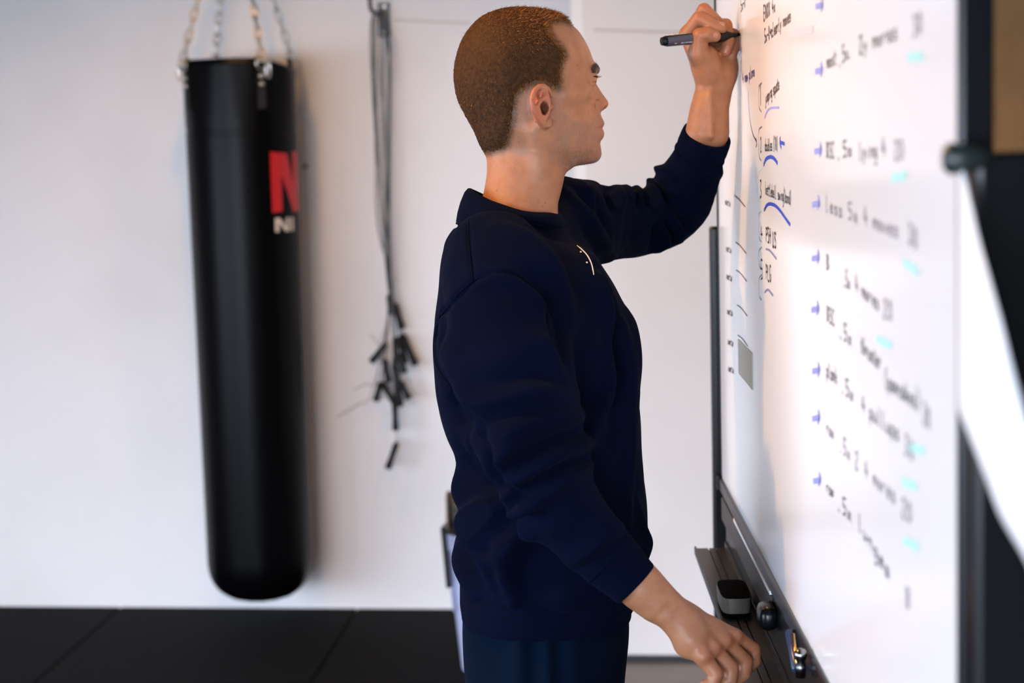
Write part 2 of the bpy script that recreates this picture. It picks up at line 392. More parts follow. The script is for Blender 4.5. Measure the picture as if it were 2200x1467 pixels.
MB().box((ccx[0], ccx[1], c2[2]-.024), (cw, cw, .002)).build('bottom', M_card, bx)
# black tube that hangs down outside the bin
tb = tag(MB().tube([W(951, 1132, 5.60), W(954, 1150, 5.595), W(965, 1262, 5.60)], [.007, .009, .009], 10).build('hanging_tube', M_black, None, False, 40), 'thin black tube hanging down the left side of the waste bin', 'tube')
# ------------------------------------------------------------------ ceiling lamps (above the frame)
M_shade = mat('enamel_shade', (.05, .05, .05), .4)
for li, l in enumerate(LAMPS):
    cl = empty('ceiling_lamp'); tag(cl, ['pendant lamp with a dark shade above the punching bag', 'pendant lamp with a dark shade above the person', 'pendant lamp with a dark shade above the white partition'][li], 'lamp', 'pendant lamps')
    MB().lathe([(.015, .16), (.03, .15), (.05, .10), (.17, .02), (.175, .02), (.172, .026), (.05, .108), (.02, .15)], l, 32, False).build('shade', M_shade, cl, True)
    MB().tube([np.array(l)+Z3*.155, np.array([l[0], l[1], H])], .004, 8).build('cable', M_black, cl, True)
    MB().tube([np.array([l[0], l[1], H-.03]), np.array([l[0], l[1], H])], .045, 20).build('ceiling_rose', M_shade, cl)
    MB().tube([np.array(l)+Z3*.15, np.array(l)+Z3*.085], .018, 14).build('socket', M_black, cl)
# ------------------------------------------------------------------ mobile whiteboard
M_enamel = mat('white_enamel', (.90, .90, .91), .16, spec=.5, coat=.0)
M_frame = mat('black_frame_paint', (.005, .0055, .007), .28, spec=.3)
M_tray = mat('bronze_tray', (.020, .017, .0145), .34, metal=.0, spec=.22)
M_rail = mat('grey_rail', (.055, .048, .043), .42, spec=.25)
M_white = mat('white_plastic', (.8, .8, .8), .4)
VPX = 1174.; BD = ray(VPX, 308-(VPX-1100)*math.tan(ROLL)).copy(); BD[2] = 0; BD /= np.linalg.norm(BD)
BNORM = np.array([-BD[1], BD[0], 0])                   # out of the board towards the person
BP = W(1590, 75, 3.08)
def board_px(px, py, off=0.): return onplane(px, py, BP+BNORM*off, BNORM)
def bpt(s, z, off=0.): q = BP+BD*s+BNORM*off; return np.array([q[0], q[1], z])
def bs(px, py): return float(np.dot(board_px(px, py)-BP, BD))
BZB = .9627; BZT = 2.16; SF = .43; SN = -1.648
BAX = np.array([BD, BNORM, Z3])
wb = empty('whiteboard'); tag(wb, 'large white dry-erase board on a black stand, covered with handwriting', 'whiteboard')
def bbox_(s0, s1, z0, z1, o0, o1, bev=0):
    c = bpt((s0+s1)/2, (z0+z1)/2, (o0+o1)/2); return c, ((s1-s0)/2, (o1-o0)/2, (z1-z0)/2), BAX, bev
MB().box(*bbox_(SN+.004, SF-.002, BZB-.01, BZT-.004, -.018, 0)).build('writing_surface', M_enamel, wb)
MB().box(*bbox_(SN-.004, SF+.012, BZB-.024, BZB, -.022, .006, .003)).build('frame_bottom', M_frame, wb)
MB().box(*bbox_(SN-.004, SF+.012, BZT-.006, BZT+.02, -.022, .006, .003)).build('frame_top', M_frame, wb)
MB().box(*bbox_(SF, SF+.012, BZB, BZT, -.022, .003, .003)).build('frame_side', M_frame, wb)
MB().box(*bbox_(SN-.012, SN+.001, BZB-.02, BZT, -.024, .0035, .004)).build('frame_side', M_frame, wb)
for s, z in ((SF, BZB), (SN, BZB), (SF, BZT), (SN, BZT)):
    MB().box(bpt(s+(.004 if s == SF else -.004), z+(-.012 if z == BZB else .008), -.008), (.012, .018, .016), BAX, .005).build('corner_cap', M_frame, wb)
# tray, hung below the lower edge
ZT = .850; TO = .062
def tray_px(px, py, dz=0.): return ground(px, py, ZT+dz)
# cross-section of the extrusion: floor with two grooves, upstand at the back, lip in front
sec = [(TO, -.010), (TO, .004), (TO-.003, .004), (TO-.003, 0), (TO*.60, 0), (TO*.60, -.004), (TO*.56, -.004), (TO*.56, 0), (TO*.40, 0), (TO*.40, -.004), (TO*.36, -.004), (TO*.36, 0),
       (.006, 0), (.006, .012), (.003, .012), (.003, -.010)]
V = []; F = []; ns = len(sec); S0, S1 = -1.45, .325
for s in (S0, S1):
    for o_, z in sec: V.append(bpt(s, ZT+z, o_))
for i in range(ns): F.append((i, (i+1) % ns, ns+(i+1) % ns, ns+i))
F.append(tuple(reversed(range(ns)))); F.append(tuple(range(ns, 2*ns)))
MB().add(V, F).build('pen_tray', M_tray, wb)
tray = bpy.data.objects['pen_tray']
MB().box(*bbox_(SN+.1, .335, ZT-.008, BZB-.018, -.012, .0025)).build('apron', M_frame, wb)
rl = MB().box(*bbox_(-.40, .375, .8935, .9355, .002, .007, .0015)).build('rail', M_rail, wb)
MB().box(*bbox_(-.40, .14, .9365, .9425, .0025, .0075, .0005)).build('white_line', M_white, rl)
MB().box(bpt(-.425, .912, .014), (.03, .013, .017), BAX, .010).build('rail_end_cap', M_frame, rl, True)
# far and near uprights of the stand, feet on the floor
for nm, s, top in (('far', None, None), ('near', None, None)):
    if nm == 'far':
        c = onplane(1546, 800, bpt(.47, 0), BD); zt_ = onplane(1539, 486, bpt(.47, 0), BD)[2]; s = .47; off = float(np.dot(c-BP, BNORM)); hx = .016
    else:
        s = -1.70; zt_ = 1.585; c = onplane(2165, 900, bpt(s, 0), BD); off = float(np.dot(c-BP, BNORM)); hx = .028
    po = MB().box(bpt(s, (zt_+.06)/2, off), (.018, hx, (zt_-.06)/2), BAX, .005).build('upright', M_frame, wb)
    MB().box(bpt(s, .075, off), (.022, .30, .02), BAX, .006).build('foot', M_frame, wb)
    for sg in (-1, 1):
        cc = bpt(s, .03, off+sg*.27)
        MB().tube([cc-BD*.012, cc+BD*.012], .03, 16).build('caster', M_black, wb, False, 40)
    kn = bpt(s, zt_-.03, off)
    MB().tube([kn, bpt(s+(.04 if s < 0 else -.04), zt_-.03, -.01)], .010, 12).build('pivot', M_frame, po, True)
    if nm == 'near':
        kc = bpt(s-.02, zt_-.004, off+hx-.010)
        MB().tube([kc, kc+BNORM*.012, kc+BNORM*.03, kc+BNORM*.034], [.005, .010, .012, .008], 16).build('clamp_knob', mat('grey_green_knob', (.02, .03, .028), .35), po, True)
MB().tube([bpt(.47, .13, -.02), bpt(-1.70, .13, -.02)], .016, 12).build('cross_bar', M_frame, wb, True)

# ------------------------------------------------------------------ handwriting in marker strokes
FONT = {
 'a': [[(.55, .45), (.3, .5), (.1, .3), (.15, .05), (.4, .02), (.55, .25), (.55, .48)], [(.55, .48), (.58, .02)]], 'b': [[(.1, 1), (.1, 0)], [(.1, .3), (.35, .5), (.55, .25), (.35, 0), (.1, .08)]],
 'c': [[(.55, .42), (.3, .5), (.1, .25), (.3, 0), (.55, .08)]], 'd': [[(.55, .4), (.3, .5), (.1, .25), (.3, 0), (.55, .1)], [(.55, 1), (.57, 0)]],
 'e': [[(.1, .26), (.5, .3), (.4, .5), (.15, .4), (.12, .1), (.35, 0), (.55, .1)]], 'f': [[(.5, .95), (.3, .95), (.25, 0)], [(.05, .5), (.48, .5)]],
 'g': [[(.5, .45), (.25, .5), (.1, .25), (.3, .03), (.5, .2)], [(.52, .5), (.5, -.3), (.2, -.35)]], 'h': [[(.1, 1), (.1, 0)], [(.1, .35), (.35, .5), (.5, .35), (.5, 0)]],
 'i': [[(.2, .5), (.22, 0)], [(.2, .72), (.22, .68)]], 'j': [[(.3, .5), (.3, -.3), (.05, -.3)], [(.3, .72), (.31, .68)]], 'k': [[(.1, 1), (.1, 0)], [(.5, .5), (.12, .22), (.5, 0)]],
 'l': [[(.2, 1), (.2, .05), (.35, .0)]], 'm': [[(.05, .5), (.05, 0)], [(.05, .35), (.2, .5), (.3, .35), (.3, 0)], [(.3, .35), (.45, .5), (.58, .35), (.6, 0)]],
 'n': [[(.1, .5), (.1, 0)], [(.1, .35), (.35, .5), (.5, .35), (.52, 0)]], 'o': [[(.3, .5), (.1, .25), (.3, 0), (.55, .25), (.3, .5)]], 'p': [[(.1, .5), (.1, -.4)], [(.1, .4), (.35, .5), (.55, .25), (.35, 0), (.1, .1)]],
 'q': [[(.5, .42), (.25, .5), (.1, .25), (.3, 0), (.5, .15)], [(.5, .5), (.52, -.4)]], 'r': [[(.1, .5), (.12, 0)], [(.12, .3), (.3, .5), (.48, .46)]],
 's': [[(.5, .45), (.2, .48), (.18, .3), (.48, .2), (.45, .02), (.1, .03)]], 't': [[(.28, .85), (.28, .05), (.48, .02)], [(.05, .55), (.5, .57)]], 'u': [[(.1, .5), (.12, .08), (.35, 0), (.5, .2)], [(.5, .5), (.52, 0)]],
 'v': [[(.05, .5), (.28, 0), (.52, .5)]], 'w': [[(.02, .5), (.15, 0), (.3, .4), (.45, 0), (.6, .5)]], 'x': [[(.08, .5), (.5, 0)], [(.5, .5), (.08, 0)]], 'y': [[(.08, .5), (.3, .1)], [(.52, .5), (.15, -.35)]], 'z': [[(.1, .5), (.5, .48), (.1, .02), (.52, 0)]],
 '0': [[(.3, 1), (.08, .5), (.3, 0), (.54, .5), (.3, 1)]], '1': [[(.15, .8), (.3, 1), (.3, 0)]], '2': [[(.08, .8), (.3, 1), (.5, .75), (.1, .02), (.55, 0)]], '3': [[(.1, .95), (.5, .95), (.25, .55), (.52, .3), (.3, 0), (.08, .08)]],
 '4': [[(.35, 1), (.08, .4), (.56, .38)], [(.42, .65), (.42, 0)]], '5': [[(.5, 1), (.15, .98), (.12, .58), (.45, .52), (.48, .12), (.1, .02)]], '8': [[(.3, .5), (.1, .75), (.3, 1), (.5, .78), (.1, .2), (.3, 0), (.52, .22), (.3, .5)]],
 '(': [[(.4, 1.1), (.15, .5), (.4, -.15)]], ')': [[(.15, 1.1), (.42, .5), (.15, -.15)]], '-': [[(.1, .4), (.5, .42)]], '+': [[(.05, .4), (.55, .4)], [(.3, .65), (.3, .12)]], '.': [[(.2, .03), (.24, 0)]], ',': [[(.25, .06), (.15, -.15)]],
 'P': [[(.1, 1), (.1, 0)], [(.1, .98), (.5, .85), (.45, .55), (.1, .5)]], 'S': [[(.5, .9), (.2, .98), (.12, .7), (.48, .4), (.4, .05), (.08, .06)]], 'H': [[(.08, 1), (.08, 0)], [(.52, 1), (.52, 0)], [(.08, .5), (.52, .52)]],
 'B': [[(.1, 1), (.1, 0)], [(.1, .98), (.45, .85), (.12, .54), (.52, .3), (.1, .02)]], 'E': [[(.5, .98), (.1, 1), (.1, 0), (.52, .02)], [(.1, .5), (.42, .5)]], 'N': [[(.08, 0), (.08, 1), (.5, 0), (.52, 1)]], 'X': [[(.05, 1), (.52, 0)], [(.52, 1), (.05, 0)]],
 'K': [[(.1, 1), (.1, 0)], [(.52, .98), (.12, .45), (.54, 0)]], 'L': [[(.1, 1), (.1, .02), (.5, 0)]], 'R': [[(.1, 0), (.1, 1), (.48, .85), (.12, .5), (.54, 0)]], 'G': [[(.5, .9), (.2, 1), (.06, .5), (.25, 0), (.52, .2), (.5, .45), (.32, .45)]], 'O': [[(.3, 1), (.06, .5), (.3, 0), (.56, .5), (.3, 1)]],
 '>': [[(.0, .45), (.6, .45)], [(.4, .7), (.6, .45), (.4, .2)]], 'U': [[(.08, 1), (.1, .15), (.3, 0), (.5, .15), (.52, 1)]], 'C': [[(.52, .88), (.3, 1), (.08, .55), (.25, .02), (.54, .12)]], 'D': [[(.1, 1), (.1, 0), (.5, .3), (.48, .75), (.1, 1)]]}
INK = {n: mat('ink_'+n, c, .55) for n, c in dict(black=(.018, .014, .024), brown=(.055, .016, .020), violet=(.035, .02, .16), blue=(.03, .065, .50), paleblue=(.30, .33, .72), teal=(.42, .78, .74), grey=(.16, .14, .19)).items()}
def ribbon(mb, P, w):
    """flat ink stroke on the board, P = list of (s, z)"""
    P = spline(P, 4) if len(P) > 2 else np.array(P, float)
    for i, p in enumerate(P):
        t = P[min(i+1, len(P)-1)]-P[max(i-1, 0)]; t = t/(np.linalg.norm(t)+1e-9); nn = np.array([-t[1], t[0]])*w/2
        for sg in (1, -1):
            q = p+nn*sg; mb.V.append(tuple(bpt(q[0], q[1], .0006)))
    k = len(mb.V)-2*len(P)
    for i in range(len(P)-1): mb.F.append((k+2*i, k+2*i+1, k+2*i+3, k+2*i+2))
def write(nm, text, ink, p0, p1, hz, wd_=.003, jit=.05):
    """text between two pixels of the board (the foot of its first and last letter), letters hz metres tall. The board is read right to left in s."""
    a, b = board_px(*p0), board_px(*p1); sa, sb = np.dot(a-BP, BD), np.dot(b-BP, BD); za, zb = a[2], b[2]
    mb = MB(); n = len(text)
    for i, ch in enumerate(text):
        if ch == ' ' or ch not in FONT: continue
        for st in FONT[ch]:
            pts = []
            for x, y in st:
                t = (i+x*1.3)/n; y2 = y*hz*(1+random.uniform(-jit, jit)); x2 = t+random.uniform(-jit, jit)*.3/n
                pts.append((sa+(sb-sa)*x2-y2*.12*0, za+(zb-za)*x2+y2))
            ribbon(mb, pts, wd_)
    return tag(mb.build(nm, INK[ink], wb), kind='stuff')
def stroke(nm, pxs, ink, w):
    pts = []
    for p in pxs:
        q = board_px(*p); pts.append((float(np.dot(q-BP, BD)), q[2]))
    mb = MB(); ribbon(mb, pts, w); return mb.build(nm, INK[ink], wb)
# column being written
write('writing', '5x-0', 'black', (1592, 26), (1602, 14), .020, .0028)
write('writing', 'ENOX 4x', 'brown', (1641, 44), (1667, 24), .020, .0032)
write('writing', '5x-0>clearly moves', 'brown', (1643, 93), (1700, 44), .019, .0032)
write('writing', '4 new plans', 'violet', (1596, 180), (1622, 162), .018, .0035)
write('writing', '1', 'grey', (1633, 228), (1637, 224), .03, .0035)
write('writing', 'jumping squats', 'brown', (1645, 222), (1675, 190), .018, .0032)
write('writing', '2.', 'black', (1634, 326), (1640, 324), .020, .0028)
write('writing', 'doubles (10)', 'black', (1644, 324), (1672, 322), .018, .0028)
write('writing', '3', 'black', (1633, 424), (1638, 425), .026, .003)
write('writing', 'kettlebell swing(band)', 'black', (1645, 417), (1701, 440), .018, .0026)
write('writing', '4', 'brown', (1635, 512), (1639, 513), .018, .003)
write('writing', 'PSH', 'brown', (1646, 520), (1657, 524), .022, .0035)
write('writing', 'US', 'brown', (1660, 530), (1669, 534), .022, .0035)
write('writing', '5', 'brown', (1635, 600), (1640, 602), .03, .003)
write('writing', 'PLG', 'brown', (1646, 600), (1658, 606), .022, .0035)
stroke('underline', [(1643, 254), (1648, 240), (1657, 232), (1674, 231)], 'paleblue', .0032)
stroke('underline', [(1641, 355), (1646, 342), (1656, 337), (1664, 341), (1671, 351)], 'blue', .0055)
stroke('underline', [(1642, 452), (1648, 441), (1657, 438), (1672, 447), (1698, 483)], 'blue', .005)
stroke('underline', [(1646, 535), (1654, 538), (1668, 556)], 'paleblue', .0032)
stroke('underline', [(1643, 628), (1650, 622), (1661, 635)], 'paleblue', .0032)
stroke('arrow', [(1608, 195), (1609, 225), (1612, 260), (1618, 288), (1626, 305)], 'violet', .0022)
stroke('arrow', [(1624, 296), (1626, 305), (1625, 316)], 'violet', .003)
stroke('arrow', [(1686, 309), (1676, 305)], 'blue', .005); stroke('arrow', [(1677, 294), (1676, 305), (1679, 318)], 'blue', .005)
for y0, y1 in ((178, 240), (272, 345), (362, 433), (452, 520), (530, 580), (590, 645)):
    x0 = 1634
    stroke('bracket', [(x0+3, y0), (x0-3, y0+8), (x0-4, (y0+y1)/2), (x0-2, y1-8), (x0+2, y1)], 'teal' if y0 > 300 else 'grey', .002)
# far column, mostly hidden, thin scribbles
for y in (420, 520, 580, 655, 720, 778):
    stroke('underline', [(1578+(y-420)*.025, y), (1588+(y-420)*.025, y+8), (1601+(y-420)*.02, y+24)], 'grey', .002)
    write('writing', 'sets', 'black' if y > 560 else 'grey', (1558+(y-420)*.02, y+18), (1570+(y-420)*.02, y+24), .012, .003)
# near column: arrows and lines of text with teal marks
rows = [((1763, 10), None, 0), ((1762, 150), [('most', (1777, 148), (1798, 136)), (',5x,', (1803, 142), (1832, 118)), ('2y mores', (1846, 116), (1930, 82)), ('30', (1962, 80), (1984, 68))], 'black'),
        ((1760, 322), [('BSC', (1776, 340), (1794, 340)), (',5x', (1800, 340), (1834, 336)), ('lying 4', (1846, 342), (1904, 336)), ('20', (1922, 342), (1944, 342))], 'black'),
        ((1756, 436), [('less', (1774, 452), (1812, 468)), ('5x', (1822, 470), (1846, 482)), ('4 moves', (1856, 482), (1932, 512)), ('30', (1952, 520), (1974, 540))], 'grey'),
        ((1755, 552), [('B', (1776, 580), (1784, 584)), (',5x', (1812, 612), (1828, 624)), ('4 mores', (1838, 626), (1890, 668)), ('20', (1898, 680), (1920, 690))], 'black'),
        ((1754, 662), [('BSC', (1777, 690), (1794, 702)), (',5x', (1804, 722), (1832, 746)), ('thruster', (1850, 756), (1894, 796)), ('(pancakes)', (1902, 830), (1978, 884)), ('20', (1984, 906), (2000, 926))], 'black'),
        ((1756, 794), [('plank', (1776, 808), (1800, 826)), (',5x', (1808, 840), (1836, 866)), ('4 pullups', (1852, 884), (1934, 950)), ('30', (1944, 974), (1966, 994))], 'black'),
        ((1756, 896), [('row', (1776, 930), (1792, 944)), (',5x 2', (1804, 966), (1846, 1012)), ('4 mores', (1858, 1024), (1926, 1084)), ('20', (1938, 1108), (1962, 1128))], 'grey'),
        ((1758, 1030), [('row', (1776, 1058), (1792, 1070)), (',5x', (1800, 1092), (1832, 1124)), ('lunges', (1844, 1134), (1914, 1250)), ('8', (1946, 1300), (1958, 1312))], 'black')]
for (ax, ay), ws, ink in rows:
    stroke('arrow', [(ax-10, ay+4), (ax+6, ay)], 'paleblue', .007); stroke('arrow', [(ax+2, ay-14), (ax+5, ay), (ax+1, ay+12)], 'paleblue', .006)
    for t, a, b in ws or []:
        write('writing', t, ink if t not in ('30', '20', '8') else 'grey', a, b, .018, .0026)
for x, y, dy in ((1968, 122, 0), (1932, 380, -6), (1958, 574, 20), (1900, 735, 12), (1970, 964, 6), (1955, 1040, 10), (1958, 1168, 12)):
    stroke('underline', [(x-16, y-dy*.6), (x+16, y+dy*.6)], 'teal', .008)
# faint wiped patches of old ink
M_smear = mat('wiped_ink', (.72, .73, .77), .3)
for x0, y0, x1, y1 in ((1694, 62, 1748, 80),):
    P = [board_px(a, b) for a, b in ((x0, y0), (x1, y0-8), (x1, y1-8), (x0, y1))]
    MB().add([p+BNORM*.0004 for p in P], [(0, 1, 2, 3)]).build('smear', M_smear, wb)
# faint reflection near the far end, painted as a flat grey-green patch
P0, P1 = board_px(1587, 728), board_px(1618, 838)
mg = tag(MB().box((P0+P1)/2+BNORM*.0006, (abs(np.dot(P1-P0, BD))/2, .0006, abs(P0[2]-P1[2])/2), BAX).build('board_reflection', mat('grey_green_reflection', (.40, .38, .31), .4, noise=(20, (.42, .38, .28), .4, .6))), 'faint grey-green reflection painted as a flat patch on the far end of the whiteboard', 'reflection')
# ------------------------------------------------------------------ things on the tray
M_felt = mat('black_felt', (.003, .0025, .003), .95, spec=.03)
M_eras = mat('olive_grey_plastic', (.10, .09, .07), .45, spec=.25)
def eraser(nm, c, L, Wd, Hh, label):
    e = empty(nm); tag(e, label, 'eraser')
    V = []
    def ring(z, ins):
        out = []
        for k in range(28):
            a = 2*math.pi*k/28; ca, sa = math.cos(a), math.sin(a); ex = .45
            x = math.copysign(abs(ca)**ex, ca)*(L/2-ins); y = math.copysign(abs(sa)**ex, sa)*(Wd/2-ins); out.append(c+BD*x+BNORM*y+Z3*z)
        return out
    def shell(prof, name, mt, parent):
        V = []; F = []
        for z, i in prof: V += ring(z, i)
        for r in range(len(prof)-1):
            for k in range(28): F.append((r*28+k, r*28+(k+1) % 28, (r+1)*28+(k+1) % 28, (r+1)*28+k))
        F.append(tuple(reversed(range(28)))); F.append(tuple(range(len(V)-28, len(V))))
        return MB().add(V, F).build(name, mt, parent, False, 50)
    shell([(0, .004), (.004, .002), (.006, .002)], 'felt_sole', M_felt, e)
    shell([(.006, .001), (Hh-.003, 0), (Hh, .0005)], 'body', M_eras, e)
    shell([(Hh, .0012), (Hh+.0012, .0016), (Hh+.002, .006)], 'top_pad', M_felt, e)
e1 = tray_px(1577, 1306, .0); e1 = bpt(float(np.dot(e1-BP, BD)), ZT+.0005, .0335); eraser('board_eraser', e1, .13, .050, .030, 'olive-grey board eraser with black top on the tray beside the lowered hand')

def marker(nm, p0, p1, r, body, cap, label, clip=None):
    e = empty(nm); tag(e, label, 'marker'); p0, p1 = np.array(p0), np.array(p1); d = p1-p0
    MB().tube([p0, p0+d*.02, p0+d*.6], [r*.8, r, r], 14).build('barrel', body, e, False, 40)
    MB().tube([p0+d*.6, p0+d*.97, p1], [r*1.06, r*1.02, r*.7], 14).build('cap', cap, e, False, 40)
    return e
M_navyp = mat('navy_plastic', (.02, .035, .08), .3); M_gold = mat('gold_metal', (.75, .42, .12), .25, metal=1)
pm = marker('tray_pen', board_px(1712, 1440, .011), board_px(1697, 1356, .011), .0065, M_navyp, M_navyp, 'navy pen with a gold clip at the back of the tray under the board')
MB().tube([board_px(1713, 1432, .018), board_px(1704, 1362, .018)], .0020, 8).build('clip', M_gold, pm, True)
mc = board_px(1720, 1418, .016)
kb = tag(MB().lathe([(.002, -.022), (.006, -.022), (.007, -.008), (.005, -.002), (.0075, .003), (.0085, .008), (.006, .013), (.002, .015)], mc, 18).build('chrome_knob', mat('dark_chrome', (.22, .22, .23), .16, metal=1), None, True), 'small round chrome knob on the tray beside the navy pen', 'knob')
# ------------------------------------------------------------------ white sheet curling off the near end of the board
M_paper = mat('white_paper', (.86, .86, .87), .6)
up_e = [(2058, 330), (2076, 400), (2098, 500), (2122, 590), (2152, 700), (2200, 880), (2250, 1040), (2310, 1200)]
lo_e = [(2058, 880), (2080, 935), (2096, 975), (2118, 1030), (2150, 1110), (2200, 1195), (2260, 1310), (2330, 1400)]
A = spline(np.array([W(x, y, 1.40-.035*i) for i, (x, y) in enumerate(up_e)]), 5); Bq = spline(np.array([W(x, y, 1.40-.035*i) for i, (x, y) in enumerate(lo_e)]), 5)
NU = 14; V = []; F = []
vw = W(2100, 700, 1.3)-CAM; vw /= np.linalg.norm(vw)
for i in range(len(A)):
    for j in range(NU+1):
        t = j/NU; V.append(A[i]*(1-t)+Bq[i]*t - vw*.03*math.sin(math.pi*t)*(i/len(A)) + vw*.004*math.sin(5*t+i*.2))
for i in range(len(A)-1):
    for j in range(NU): k = i*(NU+1)+j; F.append((k, k+1, k+NU+2, k+NU+1))
ps = tag(mesh('paper_sheet', V, F, M_paper, None, True), 'blurred white paper sheet curling off the near end of the whiteboard', 'paper')
sm = ps.modifiers.new('thick', 'SOLIDIFY'); sm.thickness = .0012
# ------------------------------------------------------------------ implicit modelling for the person
def smin(a, b, k):
    h = np.clip(.5+.5*(b-a)/k, 0, 1); return b*(1-h)+a*h-k*h*(1-h)
def smax(a, b, k): return -smin(-a, -b, k)
def cap(P, a, b, ra, rb):
    a = np.asarray(a, np.float32); d = np.asarray(b, np.float32)-a; q = P-a
    t = np.clip(q@d/(d@d+1e-12), 0, 1); return np.linalg.norm(q-t[:, None]*d, axis=1)-(ra+t*(rb-ra))
def chain(P, pts, rs, k=0.):
    f = None
    for i in range(len(pts)-1):
        c = cap(P, pts[i], pts[i+1], rs[i], rs[i+1]); f = c if f is None else (np.minimum(f, c) if k == 0 else smin(f, c, k))
    return f
def ell(P, c, r, ax=None):
    q = P-np.asarray(c, np.float32)
    if ax is not None: q = q@np.asarray(ax, np.float32).T
    r = np.asarray(r, np.float32); k0 = np.linalg.norm(q/r, axis=1); k1 = np.linalg.norm(q/(r*r), axis=1)+1e-9
    return k0*(k0-1)/k1
def boxed(P, lo, hi, fn, far=.5, pad=.03):
    lo = np.asarray(lo)-pad; hi = np.asarray(hi)+pad
    m = np.all((P > lo) & (P < hi), axis=1)
    # outside: distance to the box, a safe overestimate
    out = np.linalg.norm(np.maximum(np.maximum(lo-P, P-hi), 0), axis=1)+pad*.8
    if m.any(): out[m] = fn(P[m])
    return out
def surface_nets(func, lo, hi, h, B=8):
    lo = np.array(lo, float); n = np.ceil((np.array(hi)-lo)/(h*B)).astype(int)
    I = np.stack(np.meshgrid(*[np.arange(k) for k in n], indexing='ij'), -1).reshape(-1, 3)
    act = []
    for s in range(0, len(I), 200000):
        c = (lo+(I[s:s+200000]+.5)*h*B).astype(np.float32); act.append(np.abs(func(c)) < h*B*1.15)
    I = I[np.concatenate(act)]
    o = np.stack(np.meshgrid(*[np.arange(B+1)]*3, indexing='ij'), -1).reshape(-1, 3)
    N = (n*B+2).astype(np.int64)
    ids = []; pos = []; crn = []
    for s in range(0, len(I), 400):
        blk = I[s:s+400]; G = (blk[:, None, :]*B+o[None]).reshape(-1, 3)
        f = func((lo+G*h).astype(np.float32)).reshape(len(blk), B+1, B+1, B+1)
        c8 = np.stack([f[:, a:a+B, b:b+B, c:c+B] for a in (0, 1) for b in (0, 1) for c in (0, 1)], -1)
        ng = (c8 < 0).sum(-1); m = (ng > 0) & (ng < 8)
        w_ = np.argwhere(m); cell = blk[w_[:, 0]]*B+w_[:, 1:]; v = c8[m]
        ids.append((cell[:, 0].astype(np.int64)*N[1]+cell[:, 1])*N[2]+cell[:, 2]); pos.append(cell); crn.append(v)
    ids = np.concatenate(ids); pos = np.concatenate(pos); crn = np.concatenate(crn)
    od = np.argsort(ids); ids, pos, crn = ids[od], pos[od], crn[od]
    off = np.array([(a, b, c) for a in (0, 1) for b in (0, 1) for c in (0, 1)], float)
    acc = np.zeros((len(ids), 3)); cnt = np.zeros(len(ids))
    for i in range(8):
        for j in range(i+1, 8):
            if np.abs(off[i]-off[j]).sum() != 1: continue
            m = (crn[:, i] < 0) != (crn[:, j] < 0)
            t = crn[m, i]/(crn[m, i]-crn[m, j]); acc[m] += off[i]+t[:, None]*(off[j]-off[i]); cnt[m] += 1
    V = lo+(pos+acc/cnt[:, None])*h
    st = np.array([N[1]*N[2], N[2], 1]); F = []
    for ax, ci in ((0, 4), (1, 2), (2, 1)):
        m = (crn[:, 0] < 0) != (crn[:, ci] < 0); u, w_ = [(1, 2), (2, 0), (0, 1)][ax]
        base = ids[m]; q = np.stack([base, base-st[u], base-st[u]-st[w_], base-st[w_]], 1)
        k = np.searchsorted(ids, q); k = np.clip(k, 0, len(ids)-1); ok = (ids[k] == q).all(1)
        k = k[ok]; neg = (crn[m, 0] < 0)[ok]
        k[~neg] = k[~neg][:, ::-1]; F.append(k)
    return V, np.concatenate(F)
def _acc(idx, val, n): return np.stack([np.bincount(idx, val[:, k], n) for k in range(3)], 1)
def vnormals(V, F):
    n = np.cross(V[F[:, 2]]-V[F[:, 0]], V[F[:, 3]]-V[F[:, 1]]); N = sum(_acc(F[:, i], n, len(V)) for i in range(4))
    return N/(np.linalg.norm(N, axis=1)[:, None]+1e-12)
def relax(V, F, it=2, lam=.5):
    c = np.maximum(np.bincount(F.ravel(), minlength=len(V)), 1)*2.
    for _ in range(it):
        A = sum(_acc(F[:, i], V[F[:, (i+1) % 4]]+V[F[:, (i+3) % 4]], len(V)) for i in range(4)); V = V+(A/c[:, None]-V)*lam
    return V
def qmesh(name, V, F, mt, parent=None):
    me = bpy.data.meshes.new(name); me.vertices.add(len(V)); me.vertices.foreach_set('co', np.asarray(V, np.float32).ravel())
    me.loops.add(F.size); me.loops.foreach_set('vertex_index', F.astype(np.int32).ravel())
    me.polygons.add(len(F)); me.polygons.foreach_set('loop_start', np.arange(0, F.size, F.shape[1], dtype=np.int32))
    me.polygons.foreach_set('use_smooth', np.ones(len(F), bool)); me.update(calc_edges=True); me.validate()
    me.materials.append(mt); o = bpy.data.objects.new(name, me); COL.objects.link(o)
    if parent: o.parent = parent
    return o
def poly_sd(poly, X, Z):
    """signed distance to a closed polygon, positive inside, on arrays"""
    p = np.asarray(poly, float); d = np.full(X.shape, 1e9); ins = np.zeros(X.shape, bool)
    for i in range(len(p)):
        a, b = p[i], p[(i+1) % len(p)]; e = b-a
        t = np.clip(((X-a[0])*e[0]+(Z-a[1])*e[1])/(e@e+1e-12), 0, 1)
        d = np.minimum(d, np.hypot(X-a[0]-t*e[0], Z-a[1]-t*e[1]))
        c = (a[1] > Z) != (b[1] > Z)
        with np.errstate(divide='ignore', invalid='ignore'): xi = a[0]+(Z-a[1])/(b[1]-a[1]+1e-15)*e[0]
        ins ^= c & (X < xi)
    return np.where(ins, d, -d)
